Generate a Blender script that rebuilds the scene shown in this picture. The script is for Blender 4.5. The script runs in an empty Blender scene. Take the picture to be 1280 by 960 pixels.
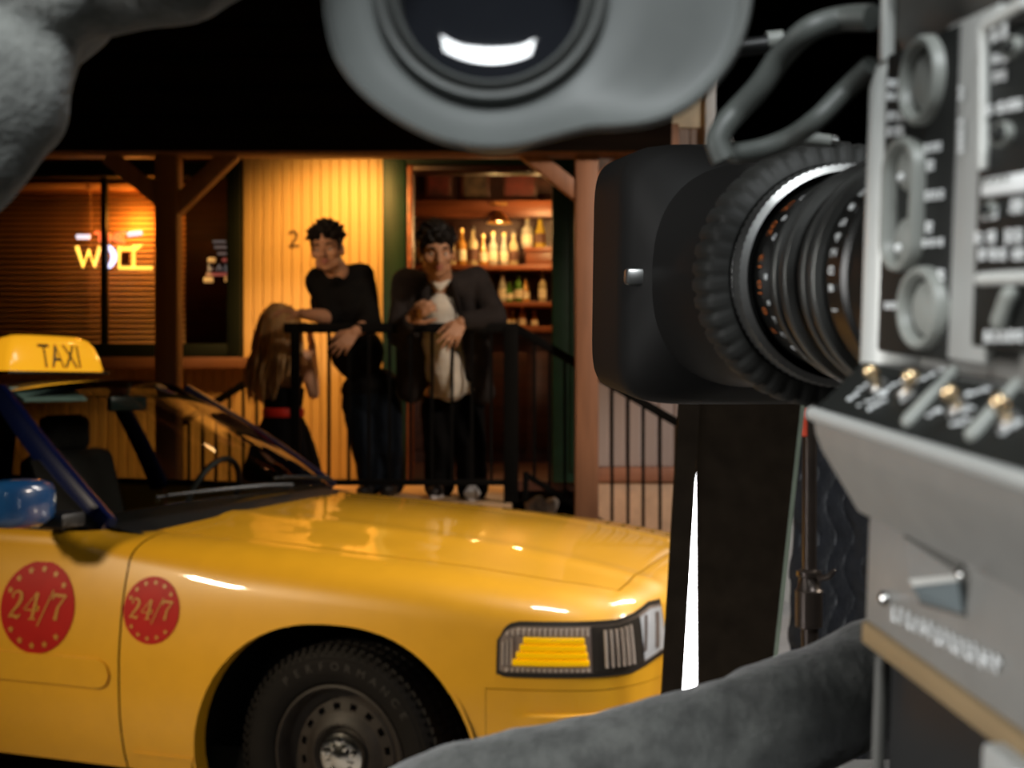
import bpy, bmesh, math, random
from mathutils import Vector, Matrix, noise

random.seed(7)
SC = bpy.context.scene
COL = SC.collection
PI = math.pi
EYE = 1.465           # height of the photographer's eye above the studio floor
FPX = 1545.0          # focal length in pixels of the 1280 x 960 frame

# ------------------------------------------------------------------ camera
cam_d = bpy.data.cameras.new('camera')
cam_d.sensor_width = 36.0
cam_d.lens = FPX / 1280 * 36.0
cam_d.clip_start = 0.02
cam_d.dof.use_dof = True
cam_d.dof.focus_distance = 0.90
cam_d.dof.aperture_fstop = 11.5
cam_d.dof.aperture_blades = 0
cam = bpy.data.objects.new('camera', cam_d)
COL.objects.link(cam)
cam.location = (0, 0, EYE)
cam.rotation_euler = (PI / 2, 0, 0)
SC.camera = cam

# ------------------------------------------------------------------ world, exposure
wd = bpy.data.worlds.new('dark_studio')
SC.world = wd
wd.use_nodes = True
wd.node_tree.nodes['Background'].inputs[0].default_value = (0.75, 0.72, 0.68, 1)
wd.node_tree.nodes['Background'].inputs[1].default_value = 0.006
SC.view_settings.view_transform = 'Standard'
SC.view_settings.look = 'None'
SC.view_settings.exposure = 0.0
SC.view_settings.gamma = 1.0
SC.view_settings.use_curve_mapping = False
try:
    SC.cycles.use_denoising = True
    SC.cycles.max_bounces = 8
    SC.cycles.transparent_max_bounces = 16
    SC.cycles.caustics_reflective = False
    SC.cycles.caustics_refractive = False
except Exception:
    pass


def aim(o, target):
    d = Vector(target) - o.location
    o.rotation_euler = d.to_track_quat('-Z', 'Y').to_euler()


def area(name, loc, target, size, power, color, size_y=None, spread=None):
    d = bpy.data.lights.new(name, 'AREA')
    d.shape = 'RECTANGLE' if size_y else 'SQUARE'
    d.size = size
    if size_y:
        d.size_y = size_y
    d.energy = power
    d.color = color
    if spread:
        d.spread = spread
    o = bpy.data.objects.new(name, d)
    COL.objects.link(o)
    o.location = loc
    aim(o, target)
    return o


def spot(name, loc, target, power, color, angle, blend=0.6, radius=0.05):
    d = bpy.data.lights.new(name, 'SPOT')
    d.energy = power
    d.color = color
    d.spot_size = math.radians(angle)
    d.spot_blend = blend
    d.shadow_soft_size = radius
    o = bpy.data.objects.new(name, d)
    COL.objects.link(o)
    o.location = loc
    aim(o, target)
    return o


def point(name, loc, power, color, radius=0.05):
    d = bpy.data.lights.new(name, 'POINT')
    d.energy = power
    d.color = color
    d.shadow_soft_size = radius
    o = bpy.data.objects.new(name, d)
    COL.objects.link(o)
    o.location = loc
    return o


# ------------------------------------------------------------------ lights of the film set
# key from the right, in front of the taxi; lights the car's nose and the right of the porch
area('key_softbox', (3.3, 3.75, 3.0), (0.3, 3.95, 0.7), 0.9, 16, (1.0, 0.88, 0.74), 0.6, math.radians(55))
area('hood_strip', (1.9, 5.6, 3.2), (0.2, 4.1, 0.85), 0.34, 20, (1.0, 0.93, 0.85), 1.5, math.radians(90))
area('nose_lamp', (0.42, 3.35, 3.9), (0.40, 3.62, 0.85), 0.7, 5, (1.0, 0.95, 0.88), 0.22, math.radians(60))
# soft lamp over the photographer's left shoulder: the flank of the taxi
area('flank_softbox', (-4.2, 1.5, 2.75), (-0.5, 3.7, 0.5), 0.35, 11.5, (1.0, 0.82, 0.56), 0.3, math.radians(50))
# warm spot under the porch roof washing the boarded wall
spot('porch_wash', (-0.98, 7.02, 2.90), (-1.02, 7.7, 2.0), 112, (1.0, 0.50, 0.125), 122, 0.9, 0.08)
point('porch_fill', (-0.75, 6.75, 2.95), 5, (1.0, 0.55, 0.22), 0.08)  # no lantern: weak warm point added to light the posts and railing
spot('low_wall_wash', (-0.85, 6.72, 2.75), (-1.72, 7.7, 1.05), 125, (1.0, 0.50, 0.14), 58, 0.9, 0.08)  # second spot added to brighten the lower wall
# the actors' light, from the right
spot('actor_light', (2.3, 3.3, 3.6), (0.10, 6.6, 1.7), 430, (1.0, 0.80, 0.62), 31, 0.7, 0.2)
spot('face_light', (-2.6, 2.6, 3.0), (-0.95, 6.4, 2.05), 300, (1.0, 0.66, 0.40), 11, 0.8, 0.15)
# soft lamps behind and beside the photographer: the near video camera and cloths
area('near_softbox', (0.02, -0.64, 2.40), (0.06, 0.38, 1.48), 0.85, 5.2, (0.93, 0.98, 1.0), 0.26, math.radians(80))
area('side_softbox', (-1.05, 0.20, 1.56), (0.14, 0.36, 1.43), 0.5, 2.0, (1.0, 0.99, 0.97), 0.7, math.radians(60))
# small lamp catching the white corner of the set wall
spot('corner_lamp', (2.6, 5.9, 3.6), (1.12, 7.7, 3.08), 70, (1.0, 0.93, 0.85), 26, 0.6, 0.08)
spot('blanket_fill', (1.5, 1.5, 2.9), (0.84, 3.1, 1.05), 110, (0.92, 0.95, 1.0), 24, 0.7, 0.05)  # spot added to bring up the quilting, no source in view
# lamp behind the flags on the right: pale low wall and floor
spot('back_lamp', (2.9, 5.4, 3.2), (1.75, 7.6, 0.5), 320, (1.0, 0.97, 0.95), 52, 0.6, 0.1)


# ------------------------------------------------------------------ materials
def mat(name, color, rough=0.5, metal=0.0, coat=0.0, var=0.12, scale=12.0, bump=0.0, bscale=None,
        emit=None, estr=0.0, trans=0.0, spec=0.5, sheen=0.0, stretch=(1, 1, 1), coat_rough=0.05):
    m = bpy.data.materials.new(name)
    m.use_nodes = True
    nt = m.node_tree
    b = nt.nodes['Principled BSDF']
    b.inputs['Roughness'].default_value = rough
    b.inputs['Metallic'].default_value = metal
    b.inputs['Coat Weight'].default_value = coat
    b.inputs['Coat Roughness'].default_value = coat_rough
    b.inputs['Specular IOR Level'].default_value = spec
    b.inputs['Transmission Weight'].default_value = trans
    if sheen:
        b.inputs['Sheen Weight'].default_value = sheen
    c = (color[0], color[1], color[2], 1)
    b.inputs['Base Color'].default_value = c
    if emit:
        b.inputs['Emission Color'].default_value = (emit[0], emit[1], emit[2], 1)
        b.inputs['Emission Strength'].default_value = estr
    if var or bump:
        tc = nt.nodes.new('ShaderNodeTexCoord')
        mp = nt.nodes.new('ShaderNodeMapping')
        mp.inputs['Scale'].default_value = stretch
        nt.links.new(tc.outputs['Object'], mp.inputs['Vector'])
        nz = nt.nodes.new('ShaderNodeTexNoise')
        nz.inputs['Scale'].default_value = scale
        nz.inputs['Detail'].default_value = 4
        nt.links.new(mp.outputs[0], nz.inputs['Vector'])
        if var:
            rp = nt.nodes.new('ShaderNodeValToRGB')
            lo, hi = 1 - var, 1 + var
            rp.color_ramp.elements[0].position = 0.3
            rp.color_ramp.elements[1].position = 0.7
            rp.color_ramp.elements[0].color = (c[0] * lo, c[1] * lo, c[2] * lo, 1)
            rp.color_ramp.elements[1].color = (min(1, c[0] * hi), min(1, c[1] * hi), min(1, c[2] * hi), 1)
            nt.links.new(nz.outputs['Fac'], rp.inputs['Fac'])
            nt.links.new(rp.outputs['Color'], b.inputs['Base Color'])
        if bump:
            n2 = nz
            if bscale:
                n2 = nt.nodes.new('ShaderNodeTexNoise')
                n2.inputs['Scale'].default_value = bscale
                n2.inputs['Detail'].default_value = 5
                nt.links.new(mp.outputs[0], n2.inputs['Vector'])
            bp = nt.nodes.new('ShaderNodeBump')
            bp.inputs['Strength'].default_value = bump
            bp.inputs['Distance'].default_value = 0.01
            nt.links.new(n2.outputs['Fac'], bp.inputs['Height'])
            nt.links.new(bp.outputs['Normal'], b.inputs['Normal'])
    return m


def glass_mat(name, tint=(0.9, 0.95, 0.95), refl=1.45, rough=0.02):
    m = bpy.data.materials.new(name)
    m.use_nodes = True
    nt = m.node_tree
    nt.nodes.clear()
    out = nt.nodes.new('ShaderNodeOutputMaterial')
    tr = nt.nodes.new('ShaderNodeBsdfTransparent')
    tr.inputs[0].default_value = (*tint, 1)
    gl = nt.nodes.new('ShaderNodeBsdfGlossy')
    gl.inputs['Roughness'].default_value = rough
    fr = nt.nodes.new('ShaderNodeFresnel')
    # a single sheet: the same reflection from either side
    ge = nt.nodes.new('ShaderNodeNewGeometry')
    ma = nt.nodes.new('ShaderNodeMath')
    ma.operation = 'MULTIPLY_ADD'
    ma.inputs[1].default_value = 1 / refl - refl
    ma.inputs[2].default_value = refl
    nt.links.new(ge.outputs['Backfacing'], ma.inputs[0])
    nt.links.new(ma.outputs[0], fr.inputs['IOR'])
    mx = nt.nodes.new('ShaderNodeMixShader')
    nt.links.new(fr.outputs[0], mx.inputs[0])
    nt.links.new(tr.outputs[0], mx.inputs[1])
    nt.links.new(gl.outputs[0], mx.inputs[2])
    nt.links.new(mx.outputs[0], out.inputs[0])
    return m


M = {}
M['black'] = mat('black_plastic', (0.012, 0.012, 0.012), 0.45)
M['black_matte'] = mat('black_matte', (0.008, 0.007, 0.006), 0.9, spec=0.1)
M['board'] = mat('black_board', (0.045, 0.031, 0.020), 0.85, var=0.25, scale=20, spec=0.12)
M['iron'] = mat('black_iron', (0.004, 0.004, 0.004), 0.7, spec=0.08)
M['chrome'] = mat('chrome', (0.75, 0.75, 0.74), 0.14, 1.0, var=0.04)
M['steel'] = mat('brushed_steel', (0.42, 0.42, 0.41), 0.38, 1.0)
M['white'] = mat('white_paint', (0.8, 0.8, 0.79), 0.6, var=0.05)
M['print'] = mat('white_print', (0.78, 0.80, 0.80), 0.6, var=0.03)
M['glass'] = glass_mat('window_glass', (0.95, 0.97, 0.96))
M['floor'] = mat('studio_floor', (0.42, 0.41, 0.40), 0.7, var=0.15, scale=3, bump=0.1, bscale=60)


# ------------------------------------------------------------------ geometry helpers
def at(px, py, Y):
    """the point at depth Y that stands at (px, py) in the photograph"""
    return Vector(((px - 640) / FPX * Y, Y, EYE - (py - 480) / FPX * Y))


def smooth(me, angle=35):
    if len(me.polygons):
        me.polygons.foreach_set('use_smooth', [True] * len(me.polygons))
        me.set_sharp_from_angle(angle=math.radians(angle))
    me.update()


def world_of(o):
    m = o.matrix_basis.copy()
    if o.parent is not None:
        m = world_of(o.parent) @ o.matrix_parent_inverse @ m
    return m


def hang(o, parent):
    """make o a part of parent where both stand"""
    o.parent = parent
    o.matrix_parent_inverse = world_of(parent).inverted()


class MB:
    def __init__(self):
        self.v = []
        self.f = []

    def add(self, vs, fs):
        n = len(self.v)
        self.v += [tuple(p) for p in vs]
        self.f += [tuple(i + n for i in q) for q in fs]
        return self

    def box(self, c, s, rot=None, taper=None):
        hx, hy, hz = s[0] / 2, s[1] / 2, s[2] / 2
        vs = []
        for dz in (-1, 1):
            t = 1 if (taper is None or dz < 0) else taper
            for dx, dy in ((-1, -1), (1, -1), (1, 1), (-1, 1)):
                p = Vector((dx * hx * t, dy * hy * t, dz * hz))
                if rot is not None:
                    p = rot @ p
                vs.append(p + Vector(c))
        self.add(vs, [(3, 2, 1, 0), (4, 5, 6, 7), (0, 1, 5, 4), (1, 2, 6, 5), (2, 3, 7, 6), (3, 0, 4, 7)])
        return self

    def bbox(self, c, s, bev=0.004, rot=None, segs=2):
        """bevelled box"""
        bm = bmesh.new()
        bmesh.ops.create_cube(bm, size=1)
        bmesh.ops.scale(bm, vec=s, verts=bm.verts)
        bmesh.ops.bevel(bm, geom=list(bm.edges), offset=min(bev, min(s) * 0.45), segments=segs, profile=0.5, affect='EDGES')
        if rot is not None:
            bmesh.ops.transform(bm, matrix=rot.to_4x4(), verts=bm.verts)
        bmesh.ops.translate(bm, vec=c, verts=bm.verts)
        self.bm(bm)
        return self

    def bm(self, bm):
        bm.verts.index_update()
        self.add([v.co.copy() for v in bm.verts], [[v.index for v in f.verts] for f in bm.faces])
        bm.free()

    def loft(self, rings, closed=True, caps=True):
        n = len(rings[0])
        vs = [p for r in rings for p in r]
        fs = []
        m = n if closed else n - 1
        for i in range(len(rings) - 1):
            for j in range(m):
                k = (j + 1) % n
                fs.append((i * n + j, i * n + k, (i + 1) * n + k, (i + 1) * n + j))
        if caps and closed:
            fs.append(tuple(reversed(range(n))))
            fs.append(tuple((len(rings) - 1) * n + j for j in range(n)))
        self.add(vs, fs)
        return self

    def tube(self, pts, r, n=10, caps=True, flat=1.0):
        pts = [Vector(p) for p in pts]
        rs = r if isinstance(r, (list, tuple)) else [r] * len(pts)
        rings = []
        up = Vector((0, 0, 1))
        prev = None
        for i, p in enumerate(pts):
            a = pts[max(0, i - 1)]
            b = pts[min(len(pts) - 1, i + 1)]
            d = (b - a).normalized()
            if prev is None:
                u = d.cross(up)
                if u.length < 1e-3:
                    u = d.cross(Vector((1, 0, 0)))
                u.normalize()
            else:
                u = (prev - d * prev.dot(d))
                if u.length < 1e-4:
                    u = d.cross(up)
                u.normalize()
            prev = u
            w = d.cross(u)
            rings.append([p + u * (math.cos(t) * rs[i]) + w * (math.sin(t) * rs[i] * flat)
                          for t in [2 * PI * k / n for k in range(n)]])
        return self.loft(rings, True, caps)

    def lathe(self, prof, mtx=None, n=32, caps=False):
        """prof: (radius, height) pairs, turned about local Z, placed by mtx"""
        rings = []
        for r, h in prof:
            ring = [Vector((r * math.cos(2 * PI * k / n), r * math.sin(2 * PI * k / n), h)) for k in range(n)]
            if mtx is not None:
                ring = [mtx @ p for p in ring]
            rings.append(ring)
        return self.loft(rings, True, caps)

    def sphere(self, c, r, n=12, mtx=None):
        r = r if isinstance(r, (tuple, list)) else (r, r, r)
        vs = [Vector((0, 0, -r[2]))]
        m = max(4, n // 2)
        for i in range(1, m):
            th = PI * i / m
            for k in range(n):
                ph = 2 * PI * k / n
                vs.append(Vector((r[0] * math.sin(th) * math.cos(ph), r[1] * math.sin(th) * math.sin(ph), -r[2] * math.cos(th))))
        vs.append(Vector((0, 0, r[2])))
        if mtx is not None:
            vs = [mtx @ p for p in vs]
        vs = [p + Vector(c) for p in vs]
        fs = []
        for k in range(n):
            fs.append((0, 1 + (k + 1) % n, 1 + k))
        for i in range(m - 2):
            for k in range(n):
                a = 1 + i * n + k
                b = 1 + i * n + (k + 1) % n
                fs.append((a, b, b + n, a + n))
        last = len(vs) - 1
        base = 1 + (m - 2) * n
        for k in range(n):
            fs.append((base + k, base + (k + 1) % n, last))
        self.add(vs, fs)
        return self

    def poly(self, outline, thick, mtx=None):
        """outline in local XY extruded by thick along local Z"""
        n = len(outline)
        a = [Vector((x, y, 0)) for x, y in outline]
        b = [Vector((x, y, thick)) for x, y in outline]
        if mtx is not None:
            a = [mtx @ p for p in a]
            b = [mtx @ p for p in b]
        fs = [tuple(reversed(range(n))), tuple(range(n, 2 * n))]
        for i in range(n):
            j = (i + 1) % n
            fs.append((i, j, n + j, n + i))
        self.add(a + b, fs)
        return self

    def capsule(self, pts, rs, n=12):
        """chain of spheres and cones, to be merged by a voxel pass"""
        pts = [Vector(p) for p in pts]
        for p, r in zip(pts, rs):
            self.sphere(p, r, n)
        for i in range(len(pts) - 1):
            if (pts[i + 1] - pts[i]).length > 1e-4:
                self.tube([pts[i], pts[i + 1]], [rs[i], rs[i + 1]], n)
        return self

    def mesh(self, name):
        me = bpy.data.meshes.new(name)
        me.from_pydata(self.v, [], self.f)
        me.validate()
        return me

    def build(self, name, m, parent=None, angle=35, origin=None, keep=True):
        if origin is not None:
            o_ = Vector(origin)
            self.v = [tuple(Vector(p) - o_) for p in self.v]
        me = self.mesh(name)
        bm = bmesh.new()
        bm.from_mesh(me)
        bmesh.ops.recalc_face_normals(bm, faces=bm.faces)
        bm.to_mesh(me)
        bm.free()
        smooth(me, angle)
        if m is not None:
            me.materials.append(m)
        ob = bpy.data.objects.new(name, me)
        COL.objects.link(ob)
        if origin is not None:
            ob.location = origin
        if parent is not None:
            hang(ob, parent)
        return ob

    def voxel(self, name, m, size, parent=None, smooth_it=4, factor=0.5, disp=None, origin=None):
        """one continuous skin over everything collected (voxel remesh)"""
        me = self.mesh('tmp')
        ob = bpy.data.objects.new('tmp', me)
        COL.objects.link(ob)
        md = ob.modifiers.new('r', 'REMESH')
        md.mode = 'VOXEL'
        md.voxel_size = size
        md.adaptivity = 0.0
        if smooth_it:
            s = ob.modifiers.new('s', 'SMOOTH')
            s.iterations = smooth_it
            s.factor = factor
        dg = bpy.context.evaluated_depsgraph_get()
        res = bpy.data.meshes.new_from_object(ob.evaluated_get(dg))
        bpy.data.objects.remove(ob)
        bpy.data.meshes.remove(me)
        res.name = name
        res.materials.clear()
        if disp:
            vs = res.vertices
            nr = [v.normal.copy() for v in vs]
            for v, q in zip(vs, nr):
                v.co += q * disp(v.co)
        if origin is not None:
            o_ = Vector(origin)
            for v in res.vertices:
                v.co -= o_
        res.materials.append(m)
        smooth(res, 180)
        r = bpy.data.objects.new(name, res)
        COL.objects.link(r)
        if origin is not None:
            r.location = origin
        if parent is not None:
            hang(r, parent)
        return r


def tag(o, label=None, cat=None, group=None, kind=None):
    if label:
        o['label'] = label
    if cat:
        o['category'] = cat
    if group:
        o['group'] = group
    if kind:
        o['kind'] = kind
    return o


def thing(name, label, cat, loc=(0, 0, 0), rot=(0, 0, 0), group=None):
    o = bpy.data.objects.new(name, None)
    o.empty_display_size = 0.05
    COL.objects.link(o)
    o.location = loc
    o.rotation_euler = rot
    return tag(o, label, cat, group)


def dup_tree(o, parent=None):
    c = o.copy()
    COL.objects.link(c)
    if parent is not None:
        c.parent = parent
    for ch in o.children:
        dup_tree(ch, c)
    return c


def interp(xs, ys, x):
    if x <= xs[0]:
        return ys[0]
    for i in range(len(xs) - 1):
        if x <= xs[i + 1]:
            t = (x - xs[i]) / (xs[i + 1] - xs[i])
            return ys[i] + (ys[i + 1] - ys[i]) * t
    return ys[-1]


def sinterp(xs, ys, x):
    """smooth (Catmull) interpolation of a table"""
    if x <= xs[0]:
        return ys[0]
    if x >= xs[-1]:
        return ys[-1]
    for i in range(len(xs) - 1):
        if x <= xs[i + 1]:
            h = xs[i + 1] - xs[i]
            t = (x - xs[i]) / h
            def slope(k):
                if k <= 0:
                    return (ys[1] - ys[0]) / (xs[1] - xs[0])
                if k >= len(xs) - 1:
                    return (ys[-1] - ys[-2]) / (xs[-1] - xs[-2])
                return (ys[k + 1] - ys[k - 1]) / (xs[k + 1] - xs[k - 1])
            m0, m1 = slope(i) * h, slope(i + 1) * h
            return ((2 * t ** 3 - 3 * t * t + 1) * ys[i] + (t ** 3 - 2 * t * t + t) * m0
                    + (-2 * t ** 3 + 3 * t * t) * ys[i + 1] + (t ** 3 - t * t) * m1)
    return ys[-1]


def catmull(pts, per=8):
    pts = [Vector(p) for p in pts]
    out = []
    for i in range(len(pts) - 1):
        p0 = pts[max(0, i - 1)]
        p1, p2 = pts[i], pts[i + 1]
        p3 = pts[min(len(pts) - 1, i + 2)]
        for k in range(per):
            t = k / per
            out.append(0.5 * ((2 * p1) + (p2 - p0) * t + (2 * p0 - 5 * p1 + 4 * p2 - p3) * t * t
                              + (3 * p1 - p0 - 3 * p2 + p3) * t ** 3))
    out.append(pts[-1])
    return out


def text_geo(s, size=1.0, shear=0.0):
    """the triangles of a word in Blender's built-in font: (verts xy, faces), centred"""
    c = bpy.data.curves.new('t', 'FONT')
    c.body = s
    c.size = size
    c.shear = shear
    c.align_x = 'CENTER'
    c.align_y = 'CENTER'
    o = bpy.data.objects.new('t', c)
    COL.objects.link(o)
    dg = bpy.context.evaluated_depsgraph_get()
    me = bpy.data.meshes.new_from_object(o.evaluated_get(dg))
    vs = [v.co.copy() for v in me.vertices]
    fs = [tuple(p.vertices) for p in me.polygons]
    bpy.data.objects.remove(o)
    bpy.data.curves.remove(c)
    bpy.data.meshes.remove(me)
    xs = [v.x for v in vs]
    ys = [v.y for v in vs]
    cx, cy = (min(xs) + max(xs)) / 2, (min(ys) + max(ys)) / 2
    return [(v.x - cx, v.y - cy) for v in vs], fs, max(xs) - min(xs), max(ys) - min(ys)

# ================================================================== THE SETTING
RAIL_Y, WALL_Y, BAR_Y = 6.35, 7.70, 9.70
DECK_Z = EYE - (628 - 480) / FPX * RAIL_Y          # about 0.81

M['plank'] = mat('yellow_board_paint', (0.52, 0.345, 0.135), 0.55, var=0.14, scale=3, stretch=(9, 1, 0.6), bump=0.15, bscale=30)
M['pink'] = mat('dusty_pink_board_paint', (0.36, 0.27, 0.225), 0.6, var=0.10, scale=3, stretch=(9, 1, 0.6), bump=0.1, bscale=30)
M['cream'] = mat('lit_wall_cream', (0.66, 0.55, 0.38), 0.6)  # brightly lit top of the pink wall, the light put into the colour
M['terra'] = mat('terracotta_trim', (0.30, 0.12, 0.06), 0.6)
M['beige'] = mat('beige_lower_wall', (0.55, 0.34, 0.20), 0.7)
M['post'] = mat('brown_post_paint', (0.29, 0.135, 0.075), 0.55, var=0.15, scale=5, stretch=(6, 6, 0.6))
M['sill'] = mat('brown_sill_paint', (0.13, 0.052, 0.026), 0.6)
M['roofwood'] = mat('dark_roof_wood', (0.006, 0.004, 0.003), 0.9, spec=0.05, var=0.3, scale=4, stretch=(0.5, 6, 6))
M['green'] = mat('dark_green_trim', (0.003, 0.020, 0.010), 0.5, spec=0.25, var=0.2)
M['blackgreen'] = mat('black_green_frame', (0.005, 0.008, 0.004), 0.6, spec=0.15)
M['deck'] = mat('porch_deck', (0.62, 0.42, 0.25), 0.65, var=0.15, scale=6)
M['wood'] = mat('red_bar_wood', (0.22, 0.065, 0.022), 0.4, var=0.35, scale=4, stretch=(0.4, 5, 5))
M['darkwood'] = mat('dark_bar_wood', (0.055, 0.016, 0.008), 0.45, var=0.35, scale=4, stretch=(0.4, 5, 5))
M['blind'] = mat('blind_slat', (0.60, 0.34, 0.14), 0.55, var=0.06)

mb = MB()
mb.box((0, 4.5, -0.05), (18, 16, 0.1))
tag(mb.build('floor', M['floor']), kind='structure')
mb = MB()
mb.box((0, 4.5, 5.05), (18, 16, 0.1))
tag(mb.build('ceiling', M['black_matte']), kind='structure')
for nm, c, s in (('wall_rear', (0, 12.55, 2.5), (18, 0.1, 5)), ('wall_left', (-9.05, 4.5, 2.5), (0.1, 16, 5)),
                 ('wall_side', (9.05, 4.5, 2.5), (0.1, 16, 5)), ('wall_front', (0, -3.55, 2.5), (18, 0.1, 5))):
    mb = MB()
    mb.box(c, s)
    tag(mb.build(nm, M['black_matte']), kind='structure')

# ---- the porch: deck, roof, walls
XL, XR = -5.2, 1.20
mb = MB()
mb.box((-0.66, (6.25 + 7.66) / 2, DECK_Z / 2), (1.32, 7.66 - 6.25, DECK_Z))
tag(mb.build('porch_deck', M['deck']), kind='structure')
# two flights of side steps, along the wall
for nm, sx, x0 in (('steps_right', 1, 0.0), ('steps_side', -1, -1.32)):
    t = thing(nm, None, None, (x0, 7.0, 0))
    t['kind'] = 'structure'
    for k in range(3):
        h = DECK_Z - 0.2 * (k + 1)
        y0, y1 = (6.42, 7.66) if sx > 0 else (7.05, 7.66)
        m_ = MB().box((x0 + sx * (0.165 + 0.33 * k), (y0 + y1) / 2, h / 2), (0.328, y1 - y0, h))
        m_.build('step', M['deck'], t)
mb = MB()
mb.box((-1.56, 6.72, 0.13), (0.44, 0.56, 0.26))
tag(mb.build('step_platform', M['deck']), 'low timber step platform against the side of the porch, behind the taxi', 'platform')

# yellow boarded wall around window and doorway
wall = MB().box(((XL - 0.785) / 2, WALL_Y + 0.06, 1.6), (abs(XL + 0.785), 0.06, 0.2)).build('wall_back', M['black_matte'])
WIN = (-3.95, -1.68, EYE + (480 - 447) / FPX * WALL_Y, EYE + (480 - 205) / FPX * WALL_Y)   # x0 x1 z0 z1
ZTOP = 3.15
tag(wall, kind='structure')
pw = 0.0605
x = -1.68 + pw / 2
bk = MB()
bk.box((-1.232, WALL_Y + 0.05, ZTOP / 2), (0.894, 0.04, ZTOP))
bk.box(((XL - 1.68) / 2, WALL_Y + 0.05, WIN[2] / 2), (abs(XL + 1.68), 0.04, WIN[2]))
bk.box(((XL + WIN[0]) / 2, WALL_Y + 0.05, ZTOP / 2), (abs(XL - WIN[0]), 0.04, ZTOP))
bk.box((-2.8, WALL_Y + 0.05, (ZTOP + WIN[3]) / 2), (2.3, 0.04, ZTOP - WIN[3]))
bk.build('wall_backing', M['darkwood'], wall)
full = MB()
full.poly([(-pw / 2 + .001, 0), (pw / 2 - .001, 0), (pw / 2 - .001, .010), (pw / 2 - .007, .018), (-pw / 2 + .007, .018), (-pw / 2 + .001, .010)], 1.0)
pm = full.mesh('plank')
bmx = bmesh.new(); bmx.from_mesh(pm); bmesh.ops.recalc_face_normals(bmx, faces=bmx.faces); bmx.to_mesh(pm); bmx.free()
smooth(pm, 20)
pm.materials.append(M['plank'])


def plank(me, x, z0, z1, parent, y=WALL_Y + 0.03, s=1.0):
    o = bpy.data.objects.new('plank', me)
    COL.objects.link(o)
    # the profile's raised face looks at -Y
    o.matrix_basis = Matrix.Translation((x, y, z0)) @ Matrix.Diagonal((s, -1, z1 - z0, 1))
    hang(o, parent)
    return o


while x < -0.79:
    plank(pm, x, DECK_Z, ZTOP, wall)
    x += pw
x = -1.68 - pw / 2
while x > -3.95:
    plank(pm, x, 0.0, WIN[2] - 0.07, wall)
    x -= pw

# window: frame, sill, mullions, glass
wf = MB()
fx0, fx1, fz0, fz1 = WIN
fw = 0.085
for c, s in (((fx1 - fw / 2, WALL_Y, (fz0 + fz1) / 2), (fw, 0.12, fz1 - fz0)), ((fx0 + fw / 2, WALL_Y, (fz0 + fz1) / 2), (fw, 0.12, fz1 - fz0)),
             (((fx0 + fx1) / 2, WALL_Y, fz1 - fw / 2), (fx1 - fx0, 0.118, fw)), (((fx0 + fx1) / 2, WALL_Y, fz0 + fw / 2), (fx1 - fx0, 0.118, fw))):
    wf.bbox(c, s, 0.006)
win = wf.build('window_1', M['blackgreen'])
tag(win, kind='structure')
MB().bbox(((fx0 + fx1) / 2, WALL_Y - 0.04, fz0 - 0.035), (fx1 - fx0 + 0.10, 0.14, 0.07), 0.008).build('window_sill', M['sill'], win)
MULL = at(130, 300, WALL_Y).x
MB().bbox((MULL, WALL_Y + 0.01, (fz0 + fz1) / 2), (0.035, 0.05, fz1 - fz0 - 2 * fw), 0.004).build('mullion', M['blackgreen'], win)
for xa, xb in ((fx0 + fw, MULL - 0.0175), (MULL + 0.0175, fx1 - fw)):
    MB().box(((xa + xb) / 2, WALL_Y + 0.02, (fz0 + fz1) / 2), (xb - xa, 0.004, fz1 - fz0 - 2 * fw)).build('window_pane', M['glass'], win)
# dim room behind the window
rm = MB()
rm.box((-2.9, 8.75, 2.0), (2.6, 0.05, 2.4))
rm.box((-1.60, 8.25, 2.0), (0.05, 1.0, 2.4))
tag(rm.build('wall_window_room', M['darkwood']), kind='structure')

# blinds behind the glass: two of them, meeting behind the mullion
slat = MB().box((0, 0, 0), (1, 0.034, 0.0025), Matrix.Rotation(math.radians(50), 3, 'X')).mesh('slat')
slat.materials.append(M['blind'])


def blind(label, xa, xb, tilt):
    t = thing('window_blind', label, 'blind', ((xa + xb) / 2, WALL_Y + 0.26, fz0), group='slatted blinds in the saloon window')
    MB().bbox(((xa + xb) / 2, WALL_Y + 0.26, fz1 - 0.10), (xb - xa, 0.05, 0.04), 0.004).build('head_rail', M['blind'], t)
    z = fz0 + 0.11
    while z < fz1 - 0.13:
        o = bpy.data.objects.new('slat', slat)
        COL.objects.link(o)
        o.matrix_basis = Matrix.Translation(((xa + xb) / 2, WALL_Y + 0.26, z)) @ Matrix.Rotation(tilt, 4, 'Y') @ Matrix.Diagonal((xb - xa, 1, 1, 1))
        hang(o, t)
        z += 0.0345
    cd = MB().tube([(xb - 0.06, WALL_Y + 0.23, fz1 - 0.1), (xb - 0.06, WALL_Y + 0.23, fz0 + 0.2)], 0.003, 6)
    cd.build('pull_cord', M['blind'], t)
    return t


blind('slatted window blind left of the dark mullion, under the neon letter W', fx0 + fw - 0.1, at(127, 0, WALL_Y + 0.26).x, 0.0)
blind('slatted window blind right of the dark mullion, glowing brightest orange', at(134, 0, WALL_Y + 0.26).x, at(232, 300, WALL_Y + 0.26).x, 0.0)

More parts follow.
